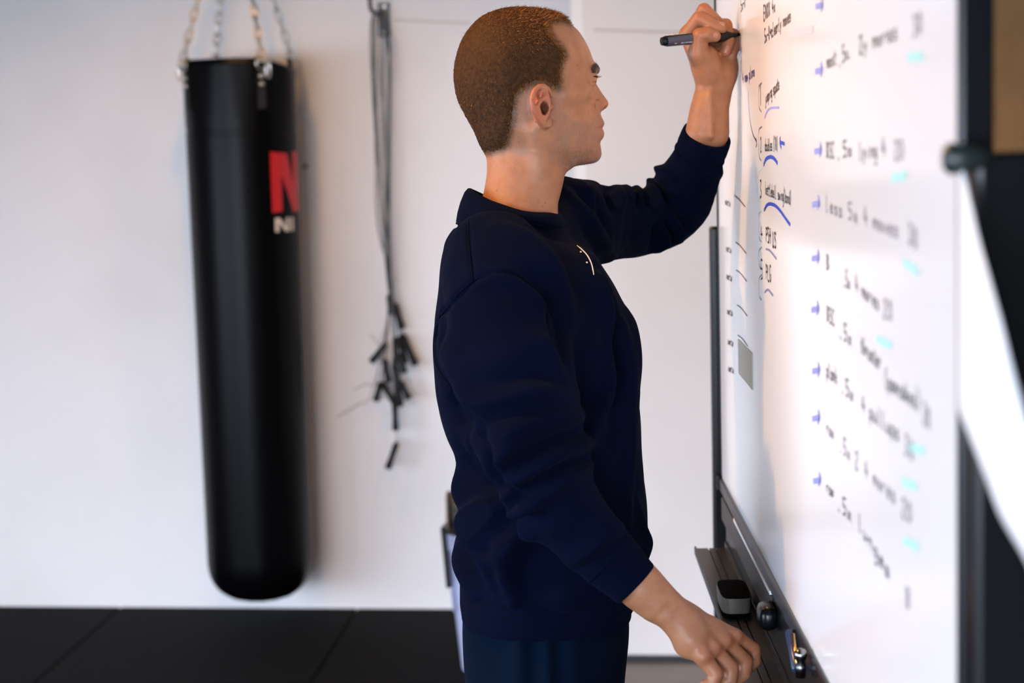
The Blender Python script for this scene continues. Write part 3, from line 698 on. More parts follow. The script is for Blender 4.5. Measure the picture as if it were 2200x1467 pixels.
def blur(A, s):
    k = np.exp(-.5*(np.arange(-int(3*s), int(3*s)+1)/s)**2); k /= k.sum(); r = len(k)//2
    for ax in (0, 1):
        pd = [(0, 0), (0, 0)]; pd[ax] = (r, r); Ap = np.pad(A, pd, mode='edge'); o = np.zeros_like(A)
        for i, w_ in enumerate(k): o += w_*(Ap[i:i+A.shape[0], :] if ax == 0 else Ap[:, i:i+A.shape[1]])
        A = o
    return A
def rbf(pts, vals, X, Z, sc):
    p = np.asarray(pts, float)/sc; n = len(p); K = np.hypot(p[:, None, 0]-p[None, :, 0], p[:, None, 1]-p[None, :, 1])
    A = np.block([[K+np.eye(n)*.02, np.ones((n, 1))], [np.ones((1, n)), np.zeros((1, 1))]]); w_ = np.linalg.solve(A, np.append(vals, 0))
    out = np.full(X.shape, w_[-1])
    for i in range(n): out = out+w_[i]*np.hypot(X/sc-p[i, 0], Z/sc-p[i, 1])
    return out

# ------------------------------------------------------------------ head: side profile and half-width map (pixels of the photograph at the head's distance)
DH = 2.83; HYAW = math.radians(9); PXM = DH/FPX
HX = RT*math.cos(HYAW)+FW*math.sin(HYAW); HZ = UP; HY = -FW*math.cos(HYAW)+RT*math.sin(HYAW)    # forward, up, towards the camera
H0 = W(1140, 180, DH)
def head(px, py, y=0.): return H0+HX*(px-1140)*PXM/math.cos(HYAW)*1.0+HZ*(180-py)*PXM+HY*y
def to_head(P):
    q = P-H0; return 1140+(q@HX)*math.cos(HYAW)/PXM, 180-(q@HZ)/PXM, q@HY
def headp(px, py, y):                      # the point of the near half seen at a pixel, y out from the middle plane
    return onplane(px, py, H0+HY*y, HY)
def proj(P):
    q = P-CAM; D = q@FW; return 1100+FPX*(q@RT)/D, 733.5-FPX*(q@UP)/D
prof = [(1227, 53), (1241, 66), (1254, 85), (1265, 107), (1272, 127), (1278, 140), (1281, 149), (1279, 158), (1277, 166), (1280, 175), (1285, 183), (1295, 198), (1304, 210), (1308, 217), (1308, 222), (1305, 228), (1298, 233), (1291, 239),
        (1292, 247), (1296, 255), (1299, 262), (1298, 269), (1294, 273), (1297, 278), (1299, 286), (1296, 295), (1291, 301), (1290, 308), (1292, 318), (1293, 330), (1289, 340), (1280, 347), (1262, 351), (1238, 355), (1217, 362),
        (1170, 352), (1110, 340), (1060, 330), (1036, 312), (1020, 277), (1003, 245), (989, 215), (982, 184), (981, 153), (986, 124), (996, 93), (1012, 67), (1032, 46), (1055, 33), (1085, 24), (1118, 21), (1158, 23), (1188, 29), (1206, 38)]
gx = np.arange(960, 1330, 1.); gz = np.arange(0, 400, 1.); GX, GZ = np.meshgrid(gx, gz, indexing='ij')
ps = spline(prof+[prof[0]], 4)[:-1]
HD = poly_sd(ps, GX, GZ)
HW = [(1090, 120, 77), (1110, 60, 73), (1110, 25, 66), (1030, 100, 66), (1000, 150, 62), (985, 180, 58), (1020, 250, 57), (1050, 200, 68), (1150, 60, 72), (1150, 130, 75), (1200, 60, 66), (1225, 70, 60), (1200, 110, 71), (1240, 110, 60), (1258, 120, 54),
      (1270, 140, 49), (1281, 150, 38), (1225, 150, 67), (1250, 160, 60), (1262, 170, 50), (1276, 168, 22), (1268, 183, 44), (1280, 182, 15), (1240, 195, 65), (1258, 200, 55), (1268, 208, 42), (1276, 208, 27), (1284, 200, 14), (1296, 212, 13), (1302, 222, 13.5), (1292, 228, 17), (1284, 226, 19.5), (1276, 230, 27), (1268, 235, 39),
      (1290, 245, 19), (1280, 250, 30), (1266, 252, 43), (1296, 262, 20), (1286, 268, 27), (1274, 272, 36), (1258, 262, 49), (1296, 285, 18), (1285, 290, 27), (1270, 295, 38), (1291, 305, 19), (1291, 325, 19), (1280, 335, 25), (1262, 338, 33), (1272, 318, 36), (1250, 320, 44), (1240, 345, 36), (1230, 330, 47), (1210, 320, 54),
      (1220, 230, 66), (1200, 200, 71), (1225, 270, 60), (1200, 270, 65), (1180, 300, 62), (1170, 330, 57), (1150, 270, 66), (1160, 220, 72), (1120, 220, 70), (1100, 280, 62), (1060, 280, 58), (1100, 330, 57), (1040, 320, 52), (960, 20, 60), (960, 400, 50), (1329, 20, 50), (1329, 400, 20)]
HW = np.array(HW, float); WM = rbf(HW[:, :2], HW[:, 2]*.001, GX, GZ, 50.)
WM = blur(np.clip(WM, .010, .082), 2.2)
HR = [(1090, 120, 70), (1110, 60, 66), (1000, 150, 60), (1020, 250, 50), (1150, 130, 68), (1200, 60, 58), (1240, 90, 42), (1258, 120, 34), (1272, 140, 22), (1281, 152, 15), (1250, 160, 34), (1277, 168, 11), (1284, 188, 10), (1296, 205, 10), (1304, 220, 10), (1292, 232, 11), (1276, 215, 16), (1260, 200, 26), (1240, 200, 36),
      (1292, 245, 14), (1297, 262, 12), (1297, 286, 12), (1282, 268, 18), (1260, 260, 30), (1291, 305, 14), (1291, 328, 17), (1275, 340, 16), (1240, 350, 18), (1240, 310, 30), (1200, 330, 28), (1170, 340, 26), (1150, 250, 50), (1100, 330, 30), (960, 20, 50), (960, 400, 40), (1329, 20, 30), (1329, 400, 15)]
HR = np.array(HR, float); RM = blur(np.clip(rbf(HR[:, :2], HR[:, 2]*.001, GX, GZ, 50.), .008, .075), 3)
DM = HD*PXM
DM = np.where(DM > .004, blur(DM, 2.5), DM)
def samp(A, u, v):
    x = np.clip(u-960, 0, A.shape[0]-1.001); y = np.clip(v, 0, A.shape[1]-1.001); i = x.astype(int); j = y.astype(int); a = x-i; b = y-j
    return A[i, j]*(1-a)*(1-b)+A[i+1, j]*a*(1-b)+A[i, j+1]*(1-a)*b+A[i+1, j+1]*a*b
HAX = np.array([HX, HY, HZ])
def f_head(P):
    u, v, y = to_head(P); d = samp(DM, u, v); ya = np.abs(y)
    Q = P-np.outer(y-ya, HY)                  # mirrored on to the near half
    pu, pv = proj(Q); R_ = samp(RM, pu, pv); w_ = samp(WM, pu, pv)
    # outside the sampled frame keep growing
    ex = np.maximum(np.maximum(960-u, u-1329), np.maximum(-v, v-399)); d = np.where(ex > 0, d-ex*PXM, d)
    f = np.sqrt((ya*R_/w_)**2+np.maximum(R_-d, 0)**2)-R_
    f = f*np.where(d > 0, np.minimum(w_/R_, 1.6)**.5, 1)
    # wings of the nose, nostrils, eye sockets, lids
    f = smin(f, ell(Q, headp(1285, 227, .0135), (.0095, .0065, .0075), HAX), .006)
    f = smax(f, -ell(Q, headp(1296, 233, .0080), (.0062, .0045, .0034), HAX), .002)
    f = smax(f, -chain(Q, [headp(1281, 214, .0165), headp(1275, 222, .0205), headp(1275, 233, .0215)], [.0008, .0016, .0012]), .006)
    f = smax(f, -ell(Q, headp(1290, 170, .031), (.014, .017, .010), HAX), .012)
    eye = ell(Q, headp(1264, 171, .032), (.0135, .0150, .0128), HAX); f = smin(f, eye, .005)
    f = smax(f, -cap(Q, headp(1284, 174, .028), headp(1268, 176, .045), .0038, .0026), .002)     # slit between the lids
    f = smin(f, cap(Q, headp(1279, 150, .016), headp(1268, 153, .042), .005, .004), .012)       # brow ridge
    f = smin(f, cap(Q, headp(1256, 196, .050), headp(1218, 204, .064), .008, .006), .02)        # cheek bone
    f = smax(f, -cap(Q, headp(1301, 273, .0), headp(1284, 275, .0265), .0008, .0013), .004)     # mouth
    # ear
    def ear(E):
        y0 = .068; hel = [(1183, 203, y0+.006), (1178, 191, y0+.010), (1169, 185, y0+.013), (1158, 186, y0+.017), (1149, 194, y0+.021), (1144, 207, y0+.024), (1143, 221, y0+.025), (1146, 236, y0+.023), (1152, 249, y0+.019), (1160, 260, y0+.014), (1169, 268, y0+.009), (1177, 269, y0+.006), (1182, 262, y0+.004)]
        hp_ = [headp(*q) for q in hel]
        e = ell(E, headp(1162, 225, y0+.011), (.0155, .0055, .028), np.array([(HX*math.cos(.45)+HY*math.sin(.45)), HY*math.cos(.45)-HX*math.sin(.45), HZ]))
        e = smax(e, -ell(E, headp(1167, 233, y0+.012), (.0068, .013, .0100), HAX), .003)         # bowl
        e = smax(e, -ell(E, headp(1160, 204, y0+.019), (.0036, .010, .0085), HAX), .003)
        e = smin(e, chain(E, hp_, [.0032, .0036, .0039, .004, .004, .004, .004, .0039, .0039, .0042, .0048, .0045, .003]), .0035)
        e = smin(e, chain(E, [headp(1172, 207, y0+.014), headp(1161, 215, y0+.020), headp(1155, 228, y0+.021), headp(1160, 246, y0+.016)], [.003, .0034, .0034, .003]), .004)
        e = smin(e, cap(E, headp(1182, 228, y0+.004), headp(1177, 238, y0+.010), .005, .0038), .004)   # tragus
        e = smin(e, ell(E, headp(1176, 263, y0+.006), (.0065, .0045, .0075), HAX), .004)
        return e
    c = headp(1163, 226, .08); f2 = boxed(Q, c-.055, c+.055, ear, pad=.01)
    f = smin(f, f2, .005)
    return smax(f, -boxed(Q, c-.055, c+.055, lambda E: ell(E, headp(1169, 234, .072), (.0060, .015, .0085), HAX), pad=.01), .003)
# ------------------------------------------------------------------ body: neck, trunk, arms, hands
def zl(zx, zy, d): return W(1380+zx/4.315, zy/4.315, 3.06+d)          # writing hand
def zr(zx, zy, d): return W(1300+zx/3.79, 1080+zy/3.79, 2.575+d)      # lowered hand
def rows_loft(P, rows, expo=2.0, end=None):
    """rows: z, x0, x1, yc, b  -> rounded cross-sections stacked along z"""
    r = rows; z = P[:, 2]
    x0, x1, yc, b = (np.interp(z, r[:, 0], r[:, i]) for i in (1, 2, 3, 4))
    a = np.maximum((x1-x0)/2, .01); cx = (x0+x1)/2
    q = (np.abs((P[:, 0]-cx)/a)**expo+np.abs((P[:, 1]-yc)/b)**expo+1e-12)**(1/expo)
    f = (q-1)*np.minimum(a, b)
    return np.maximum(np.maximum(f, z-r[-1, 0]), r[0, 0]-z)
def make_rows(tab, D, n=60):
    """tab: (py, left px, right px, half depth, depth shift)"""
    out = []
    for py, l, r_, b, dy in tab:
        A, B_ = W(l, py, D), W(r_, py, D); out.append(((A[2]+B_[2])/2, A[0], B_[0], (A[1]+B_[1])/2+dy, b))
    out = np.array(sorted(out)); s = spline(out, 6); return s
NECK = make_rows([(290, 1050, 1200, .050, 0), (330, 1046, 1212, .054, 0), (365, 1046, 1214, .056, 0), (390, 1043, 1211, .057, 0), (420, 1037, 1204, .059, 0), (450, 1028, 1196, .064, 0), (490, 1010, 1190, .075, 0), (520, 1000, 1200, .09, 0)], DH)
TORSO_IN = make_rows([(500, 1010, 1190, .08, 0), (560, 985, 1250, .14, 0), (650, 975, 1290, .155, 0), (800, 985, 1310, .15, 0), (950, 1010, 1310, .14, 0), (1150, 1020, 1310, .14, 0), (1330, 1015, 1310, .145, 0)], 2.85)
RA = [W(1085, 650, 2.68), W(1118, 880, 2.63), W(1150, 1000, 2.60), W(1255, 1140, 2.585), W(1367, 1252, 2.58)]
LA = [W(1190, 490, 3.00), W(1300, 482, 3.10), W(1435, 462, 3.20), W(1490, 370, 3.155), W(1520, 285, 3.105)]
def f_handL(P):
    def pal(zs, rs, k=.0): return chain(P, [zl(*q) for q in zs], rs, k)
    f = chain(P, [LA[3], zl(560, 1230, .040), zl(590, 1000, .034), zl(625, 800, .030), zl(620, 690, .026)], [.030, .0285, .0255, .0215, .021])
    f = smin(f, chain(P, [LA[3], zl(650, 1230, .044), zl(665, 1000, .040), zl(725, 800, .036), zl(745, 690, .034)], [.030, .0275, .0245, .0205, .021]), .008)
    f = smin(f, pal([(640, 1260, .012), (628, 900, .008), (660, 740, .012)], [.0045, .004, .003]), .009)
    pm_ = pal([(610, 720, .030), (425, 320, .026)], [.019, .0145])
    for q in ((510, 250, .044), (600, 240, .058), (700, 290, .068)): pm_ = smin(pm_, pal([(690, 720, .036), q], [.019, .0125]), .014)
    pm_ = smin(pm_, ell(P, zl(590, 590, .014), (.024, .020, .031)), .012)
    pm_ = smin(pm_, ell(P, zl(785, 610, .040), (.0185, .017, .030)), .012)
    f = smin(f, pm_, .012)
    f = smin(f, pal([(640, 690, .014), (520, 490, .000), (533, 330, -.010), (600, 322, -.0115), (672, 335, -.010)], [.0175, .0158, .0128, .0130, .0098]), .007)
    f = smin(f, ell(P, zl(520, 500, .002), (.0155, .0155, .017)), .008)
    fin = pal([(425, 315, .024), (525, 168, .006), (655, 232, .000), (742, 262, -.001)], [.0135, .0118, .0103, .0082])
    for pts, rs in (([(510, 240, .042), (572, 92, .026), (690, 205, .018), (775, 300, .020)], [.0135, .0118, .0105, .009]),
                    ([(600, 235, .058), (772, 232, .026), (798, 375, .020), (768, 478, .012)], [.0125, .0112, .0105, .0088]),
                    ([(700, 285, .068), (842, 318, .044), (862, 425, .036), (832, 505, .028)], [.0115, .0100, .0094, .0080])):
        fin = smin(fin, pal(pts, rs), .0022)
    return smin(f, fin, .005)
def f_handR(P):
    def pal(zs, rs, k=.0): return chain(P, [zr(*q) for q in zs], rs, k)
    f = chain(P, [RA[3], zr(300, 690, .004), zr(420, 800, .004), zr(550, 900, .006), zr(640, 970, .006)], [.034, .0315, .0285, .0245, .0225])
    f = smin(f, chain(P, [RA[3], zr(300, 690, .016), zr(420, 800, .018), zr(560, 890, .022), zr(660, 950, .028)], [.034, .0300, .0270, .0225, .0215]), .01)
    f = smin(f, ell(P, zr(510, 930, -.010), (.009, .009, .009)), .012)         # wrist bone
    pm_ = None
    for q, w0 in (((1060, 1098, .046), (640, 930, .030)), ((975, 1138, .026), (630, 950, .020)), ((885, 1198, .006), (620, 980, .008)), ((800, 1258, -.012), (610, 1000, -.002))):
        c = pal([w0, ((w0[0]+q[0])/2, (w0[1]+q[1])/2-14, (w0[2]+q[2])/2-.004), q], [.018, .0145, .0115]); pm_ = c if pm_ is None else smin(pm_, c, .012)
    pm_ = smin(pm_, ell(P, zr(690, 1120, .000), (.024, .020, .026)), .012)
    f = smin(f, pm_, .012)
    for q in ((1060, 1090, .037), (975, 1130, .016), (885, 1190, -.004), (802, 1250, -.021)):
        f = smin(f, ell(P, zr(*q), (.0092, .0092, .0088)), .010); f = smin(f, cap(P, zr(*q), zr(660, 985, .004), .0045, .0025), .007)      # knuckle and tendon
    fin = None
    for pts, rs in (([(1060, 1105, .046), (1205, 1195, .054), (1212, 1290, .052), (1120, 1385, .046)], [.0120, .0108, .0098, .0082]),
                    ([(975, 1142, .026), (1142, 1295, .032), (1130, 1395, .028), (1060, 1445, .024)], [.0120, .0110, .0098, .0084]),
                    ([(885, 1202, .006), (1028, 1352, .006), (1022, 1440, .004), (950, 1480, .004)], [.0118, .0108, .0097, .0082]),
                    ([(800, 1262, -.012), (905, 1398, -.016), (880, 1462, -.016), (815, 1480, -.014)], [.0114, .0102, .0093, .0080]),
                    ([(700, 1080, .040), (860, 1260, .066), (960, 1370, .074), (1010, 1440, .070)], [.0175, .0145, .012, .0095])):
        c = pal(pts, rs); fin = c if fin is None else smin(fin, c, .002)
    return smin(f, fin, .0042)
bb = lambda pts, pad: (np.min(pts, 0)-pad, np.max(pts, 0)+pad)
hL = bb([zl(400, 60, -.02), zl(880, 1300, .07), LA[3]], .03); hR = bb([zr(200, 600, -.03), zr(1250, 1480, .08), RA[3]], .035)
hH = bb([head(975, 15, 0), head(1310, 370, 0), head(1150, 200, .105), head(1150, 200, -.105)], .02)
def f_body(P):
    f = boxed(P, *hH, f_head, pad=.02)
    nk = rows_loft(P, NECK, 2.15)
    for sg in (1, -1): nk = smin(nk, cap(P, head(1135, 290, sg*.056), W(1180, 470, DH)-np.array([0, sg*.022, 0]), .012, .010), .018)
    f = smin(f, nk, .016)
    f = smin(f, rows_loft(P, TORSO_IN, 2.3), .03)
    f = smin(f, chain(P, RA[:4], [.050, .040, .036, .034]), .03); f = smin(f, chain(P, LA[:4], [.050, .036, .030, .030]), .03)
    f = smin(f, boxed(P, *hL, f_handL, pad=.02), .01); f = smin(f, boxed(P, *hR, f_handR, pad=.02), .01)
    return f
# skin: colour varies with painted masks for lips, stubble and flush, and with fine mottling
def skin_material():
    m = bpy.data.materials.new('skin'); m.use_nodes = True; nt = m.node_tree; b = nt.nodes['Principled BSDF']; N = nt.nodes.new; L = nt.links.new
    tc = N('ShaderNodeTexCoord')
    def noise(sc, det, lo, hi):
        n = N('ShaderNodeTexNoise'); n.inputs['Scale'].default_value = sc; n.inputs['Detail'].default_value = det; L(tc.outputs['Object'], n.inputs['Vector'])
        r = N('ShaderNodeMapRange'); r.inputs['From Min'].default_value = lo; r.inputs['From Max'].default_value = hi; L(n.outputs['Fac'], r.inputs['Value']); return r.outputs[0], n.outputs['Fac']
    def mix(fac, a, bcol):
        x = N('ShaderNodeMix'); x.data_type = 'RGBA'
        if isinstance(a, tuple): x.inputs[6].default_value = (*a, 1)
        else: L(a, x.inputs[6])
        x.inputs[7].default_value = (*bcol, 1); L(fac, x.inputs[0]); return x.outputs[2]
    def mul(a, b_):
        x = N('ShaderNodeMath'); x.operation = 'MULTIPLY'; L(a, x.inputs[0])
        if isinstance(b_, float): x.inputs[1].default_value = b_
        else: L(b_, x.inputs[1])
        return x.outputs[0]
    at = N('ShaderNodeAttribute'); at.attribute_name = 'paint'; sp = N('ShaderNodeSeparateColor'); L(at.outputs['Color'], sp.inputs[0])
    n1, _ = noise(55, 4, .42, .66); c = mix(mul(n1, .55), (.32, .140, .069), (.25, .096, .042))
    c = mix(sp.outputs[2], c, (.37, .105, .058))                                  # flush: ears, knuckles, nose
    nb, _ = noise(1500, 1, .52, .64); nb2, _ = noise(75, 3, .30, .60)
    c = mix(mul(mul(sp.outputs[1], nb), .45), c, (.10, .06, .045)); c = mix(mul(mul(sp.outputs[1], nb2), .42), c, (.20, .12, .085))   # stubble
    c = mix(sp.outputs[0], c, (.28, .098, .07))                                  # lips
    c = mix(mul(at.outputs['Alpha'], .88), c, (.050, .030, .017))                  # roots of the cropped hair
    # freckles
    v = N('ShaderNodeTexVoronoi'); v.inputs['Scale'].default_value = 70; L(tc.outputs['Object'], v.inputs['Vector'])
    r = N('ShaderNodeMapRange'); r.inputs['From Min'].default_value = .16; r.inputs['From Max'].default_value = .08; L(v.outputs['Distance'], r.inputs['Value'])
    g, _ = noise(33, 1, .56, .60); c = mix(mul(mul(r.outputs[0], g), .75), c, (.20, .075, .05))
    L(c, b.inputs['Base Color']); b.inputs['Roughness'].default_value = .46; b.inputs['Specular IOR Level'].default_value = .4
    b.inputs['Subsurface Weight'].default_value = .12; b.inputs['Subsurface Radius'].default_value = (1, .4, .2); b.inputs['Subsurface Scale'].default_value = .004
    _, f2 = noise(420, 3, 0, 1); bp = N('ShaderNodeBump'); bp.inputs['Strength'].default_value = .22; bp.inputs['Distance'].default_value = .0012; L(f2, bp.inputs['Height']); L(bp.outputs[0], b.inputs['Normal'])
    return m
M_skin = skin_material()
person = empty('person'); person.location = (0, 0, 0)
tag(person, 'person in a navy sweatshirt writing on the whiteboard, other hand lowered to the tray', 'person')
allp = [head(975, 12), head(1310, 200), *RA, *LA, hL[0], hL[1], hR[0], hR[1], np.array([TORSO_IN[0, 1], 2.65, TORSO_IN[0, 0]])]
lo = np.min(allp, 0)-.03; hi = np.max(allp, 0)+.04; lo[1] = min(lo[1], 2.5); hi[1] = max(hi[1], 3.28)
V, F = surface_nets(f_body, lo, hi, .0019); V = relax(V, F, 2, .5)
body = qmesh('body', V, F, M_skin, person)
BV, BF = V, F; BN = vnormals(V, F)
# painted masks
_, v0, y = to_head(V); u, v = proj(V-np.outer(y-np.abs(y), HY)); onhead = (v < 365) & (v0 < 372) & (u > 960) & (u < 1330) & (np.abs(y) < .12)
def ss(x, a, b): t = np.clip((x-a)/(b-a), 0, 1); return t*t*(3-2*t)
lips = ss(poly_sd([(1301, 262), (1298, 259), (1289, 267), (1279, 275), (1287, 286), (1297, 293), (1303, 286)], u, v), -1.5, 2)*onhead
beard = ss(poly_sd([(1308, 240), (1284, 244), (1268, 262), (1240, 262), (1206, 236), (1196, 200), (1184, 205), (1190, 290), (1172, 322), (1180, 352), (1230, 372), (1310, 360)], u, v), -8, 12)*onhead*(1-lips)
flush = np.clip(ss(-np.hypot((u-1160)/1.0, (v-226)/1.6), -34, -18)*(np.abs(y) > .075)+ss(-np.hypot(u-1300, v-220), -20, -6)*.6, 0, 1)*onhead
for q in [(525, 168, .006), (572, 92, .026), (533, 330, -.01), (772, 232, .026), (768, 478, .012)]: flush = np.maximum(flush, .75*np.exp(-(np.linalg.norm(V-zl(*q), axis=1)/.014)**2))
for q in [(1075, 1098, .04), (1010, 1140, .02), (915, 1196, 0), (822, 1248, -.02), (905, 1385, -.014), (1040, 1360, .006), (1150, 1300, .03), (1200, 1205, .05)]: flush = np.maximum(flush, .8*np.exp(-(np.linalg.norm(V-zr(*q), axis=1)/.014)**2))
# ------------------------------------------------------------------ hair
M_hair = mat('short_brown_hair', (.046, .020, .0065), .7, spec=.12, noise=(160, (.026, .011, .0035), .4, .65), bump=(700, .5, .002))
M_strand = mat('hair_strand', (.17, .066, .013), .40, spec=.3)
zz = lambda p: [(900+a/2.934, b/2.934) for a, b in p]
scalp = [(1240, 46), (1226, 54), (1205, 50), (1186, 53), (1187, 66), (1196, 80), (1208, 93), (1219, 106), (1222, 120), (1216, 135), (1211, 155), (1212, 172), (1207, 190), (1200, 198), (1190, 195), (1177, 187), (1166, 183), (1150, 184), (1136, 190), (1124, 198), (1116, 208), (1112, 228), (1111, 250), (1106, 275), (1100, 298), (1096, 316), (1080, 330), (1046, 338), (1030, 350), (940, 300), (940, -20), (1220, -20)]
sd = poly_sd(scalp, u, v); msk = np.where(onhead | (v < 345), sd, -50); msk = np.where(np.abs(y) > .0, msk, msk)
fringe = np.abs(y) < .0                                                        # across the forehead the hairline is a soft curve
hm = (msk > -4) & (v < 350) & (u > 900) & (u < 1300) & (np.abs(y) < .1)
ear_near = (np.abs(y) > .079)
hm &= ~ear_near
roots = ss(msk+rng.normal(0, 1.2, len(V)), -9, 11)*(v < 352)*(np.abs(y) < .1)*(~ear_near)*ss(350-v, 0, 14)
roots = np.maximum(roots, .9*onhead*ss(poly_sd([(1292, 142), (1281, 138), (1275, 142), (1271, 150), (1275, 157), (1281, 158), (1292, 157)], u, v), -1.5, 2.5)*(v > 130))
ca = body.data.color_attributes.new('paint', 'FLOAT_COLOR', 'POINT')
ca.data.foreach_set('color', np.stack([lips*.5, beard, flush*.7, roots], 1).astype(np.float32).ravel())
hm &= msk > 8
fm = hm[F].all(1); idx = np.unique(F[fm]); rem = -np.ones(len(V), int); rem[idx] = np.arange(len(idx))
th = .0034*ss(msk[idx], 8, 22)*(1-.45*ss(v[idx], 200, 330))
rn = rng.normal(0, 1, len(idx))*.00035
HV = V[idx]+BN[idx]*(th+rn*ss(msk[idx], 0, 6)-.0002)[:, None]
hair = qmesh('hair', HV, rem[F[fm]], M_hair, person); hair['label'] = 'very short cropped brown hair'
# loose strands standing out of it
fs = ((msk > -5-13*ss(v, 290, 330)) & (v < 362) & (np.abs(y) < .1) & ~ear_near & (u > 900) & (u < 1300))[F].all(1); fc = F[fs]; ns = 52000; pick = rng.integers(0, len(fc), ns); wts = rng.dirichlet((1, 1, 1, 1), ns)
base = (V[fc[pick]]*wts[:, :, None]).sum(1); nb = BN[fc[pick]].mean(1); _, _, yy = to_head(base); uu, vv = proj(base-np.outer(yy-np.abs(yy), HY)); mm = (msk[fc[pick]]).mean(1)
keep = rng.random(ns) < ss(mm, -4, 12)*.95+.05; base, nb, uu, vv, yy, mm = (q[keep] for q in (base, nb, uu, vv, yy, mm))
top = 1-ss(vv, 40, 150); fall = HX[None]*(.9*top+.25)[:, None]-HZ[None]*(1.1*(1-top))[:, None]+rng.normal(0, .35, (len(base), 3))
ln = (.0085*top+.0062*(1-top)*(1-.55*ss(vv, 200, 320)))*rng.uniform(.6, 1.2, len(base))*(.4+.6*ss(mm, 0, 14))
d0 = nb*.62+fall*.62; d0 /= np.linalg.norm(d0, axis=1)[:, None]; d1 = nb*.30+fall*.9; d1 /= np.linalg.norm(d1, axis=1)[:, None]
sdv = np.cross(d0, nb+rng.normal(0, .5, nb.shape)); sdv /= np.linalg.norm(sdv, axis=1)[:, None]; wv = .00026
A_ = base-nb*.0004; Bm = A_+d0*(ln*.55)[:, None]; Ct = Bm+d1*(ln*.45)[:, None]
SV = np.stack([A_-sdv*wv, A_+sdv*wv, Bm-sdv*wv*.8, Bm+sdv*wv*.8, Ct-sdv*wv*.2, Ct+sdv*wv*.2], 1).reshape(-1, 3); k = np.arange(len(base))[:, None]*6
st = qmesh('hair_strands', SV, np.concatenate([k+[0, 1, 3, 2], k+[2, 3, 5, 4]]), M_strand, hair); st['kind'] = 'stuff'
def strands(name, roots, nrm, dirs, lens, wv, mt):
    d = dirs/np.linalg.norm(dirs, axis=1)[:, None]; s = np.cross(d, nrm); s /= np.linalg.norm(s, axis=1)[:, None]+1e-9
    a = roots; b = a+d*lens[:, None]*.6+nrm*(lens*.10)[:, None]; c = b+d*lens[:, None]*.4
    SV = np.stack([a-s*wv, a+s*wv, b-s*wv*.8, b+s*wv*.8, c-s*wv*.15, c+s*wv*.15], 1).reshape(-1, 3); k = np.arange(len(a))[:, None]*6
    o = qmesh(name, SV, np.concatenate([k+[0, 1, 3, 2], k+[2, 3, 5, 4]]), mt, person); o['kind'] = 'stuff'; return o
M_brow = mat('dark_brow_hair', (.018, .011, .008), .5)
for sg in (1, -1):
    bp_ = poly_sd([(1290, 142), (1281, 138), (1275, 142), (1272, 150), (1275, 156), (1281, 157), (1290, 156)], u, v)
    cand = np.where((bp_ > -.6) & onhead & (np.sign(y) == sg) & (np.abs(y) > .004))[0]
    pk = cand[rng.integers(0, len(cand), 1500)]; rt = V[pk]+rng.normal(0, .0005, (1500, 3))
    strands('eyebrow', rt-BN[pk]*.0004, BN[pk], -HX[None]*.7+HZ[None]*rng.uniform(-.2, .45, (1500, 1))+HY[None]*sg*.6+BN[pk]*.25, rng.uniform(.0035, .0065, 1500), .00018, M_brow)
    # eye ball and lashes
    ec = headp(1263.6, 171, .032); ec = ec-HY*(.064 if sg < 0 else 0); eb = MB(); bm = bmesh.new(); bmesh.ops.create_uvsphere(bm, u_segments=28, v_segments=18, radius=.0122)
    eb.add([np.array(q.co)+ec for q in bm.verts], [[q.index for q in f_.verts] for f_ in bm.faces]); bm.free()
    eo = eb.build('eye', mat('eye_white', (.72, .66, .60), .15), person, True)
    gz_ = HX*.96-HZ*.08+HY*sg*.10; gz_ /= np.linalg.norm(gz_)
    MB().tube([ec+gz_*.0096, ec+gz_*.0117, ec+gz_*.0126], [.0062, .0060, .0030], 20).build('iris', mat('eye_iris', (.05, .06, .06), .1), eo, True)
    a = np.linspace(0, 1, 46); le = headp(1264, 171, .032)-(HY*.064 if sg < 0 else 0); lr = np.array([le+HX*.0134*math.cos(.16)*math.cos(.1+1.15*t)+HY*sg*.0149*math.cos(.16)*math.sin(.1+1.15*t)+HZ*.0128*math.sin(.16) for t in a])
    strands('eyelashes', lr, np.repeat((HX*.6+HY*sg*.5)[None], 46, 0), np.array([HX*(.75-t*.6)+HY*sg*(.35+t)+HZ*.35 for t in a]), np.full(46, .0068), .00022, M_brow)
# stubble strands on chin and jaw edge
cand = np.where((beard > .55) & (v > 238))[0]; pk = cand[rng.integers(0, len(cand), 5200)]
strands('stubble', V[pk]+rng.normal(0, .0008, (5200, 3))-BN[pk]*.0009, BN[pk], BN[pk]*.8-HZ[None]*.6+HX[None]*.15, rng.uniform(.0010, .0024, 5200), .00009, M_brow)
# nails
M_nail = mat('finger_nail', (.38, .175, .115), .35, coat=.1)
def nail(c, fwd, nrm, L, w_, nm='nail'):
    fwd = fwd-nrm*np.dot(fwd, nrm); fwd /= np.linalg.norm(fwd); sd_ = np.cross(nrm, fwd); V_ = []; F_ = []
    for i in range(7):
        for j in range(9):
            s_ = (j/8-.5)*2; t_ = (i/6-.5)*2; ww = w_*(1-.25*max(0, t_)**3-.12*max(0, -t_)**2); V_.append(c+fwd*t_*L+sd_*s_*ww+nrm*(.0012-.0032*s_*s_-.0008*t_*t_))
    for i in range(6):
        for j in range(8): k = i*9+j; F_.append((k, k+1, k+10, k+9))
    mesh(nm, V_, F_, M_nail, body, True)
vf = -FW
nail(zl(655, 330, -.010)+vf*.0102+UP*.0005, zl(672, 335, -.01)-zl(600, 322, -.0115), vf*.97+UP*.22, .0072, .0052)
nail(zl(728, 247, -.001)+vf*.0058+UP*.0050, zl(742, 262, -.001)-zl(655, 232, 0), (vf*.75+UP*.66), .0060, .0045)
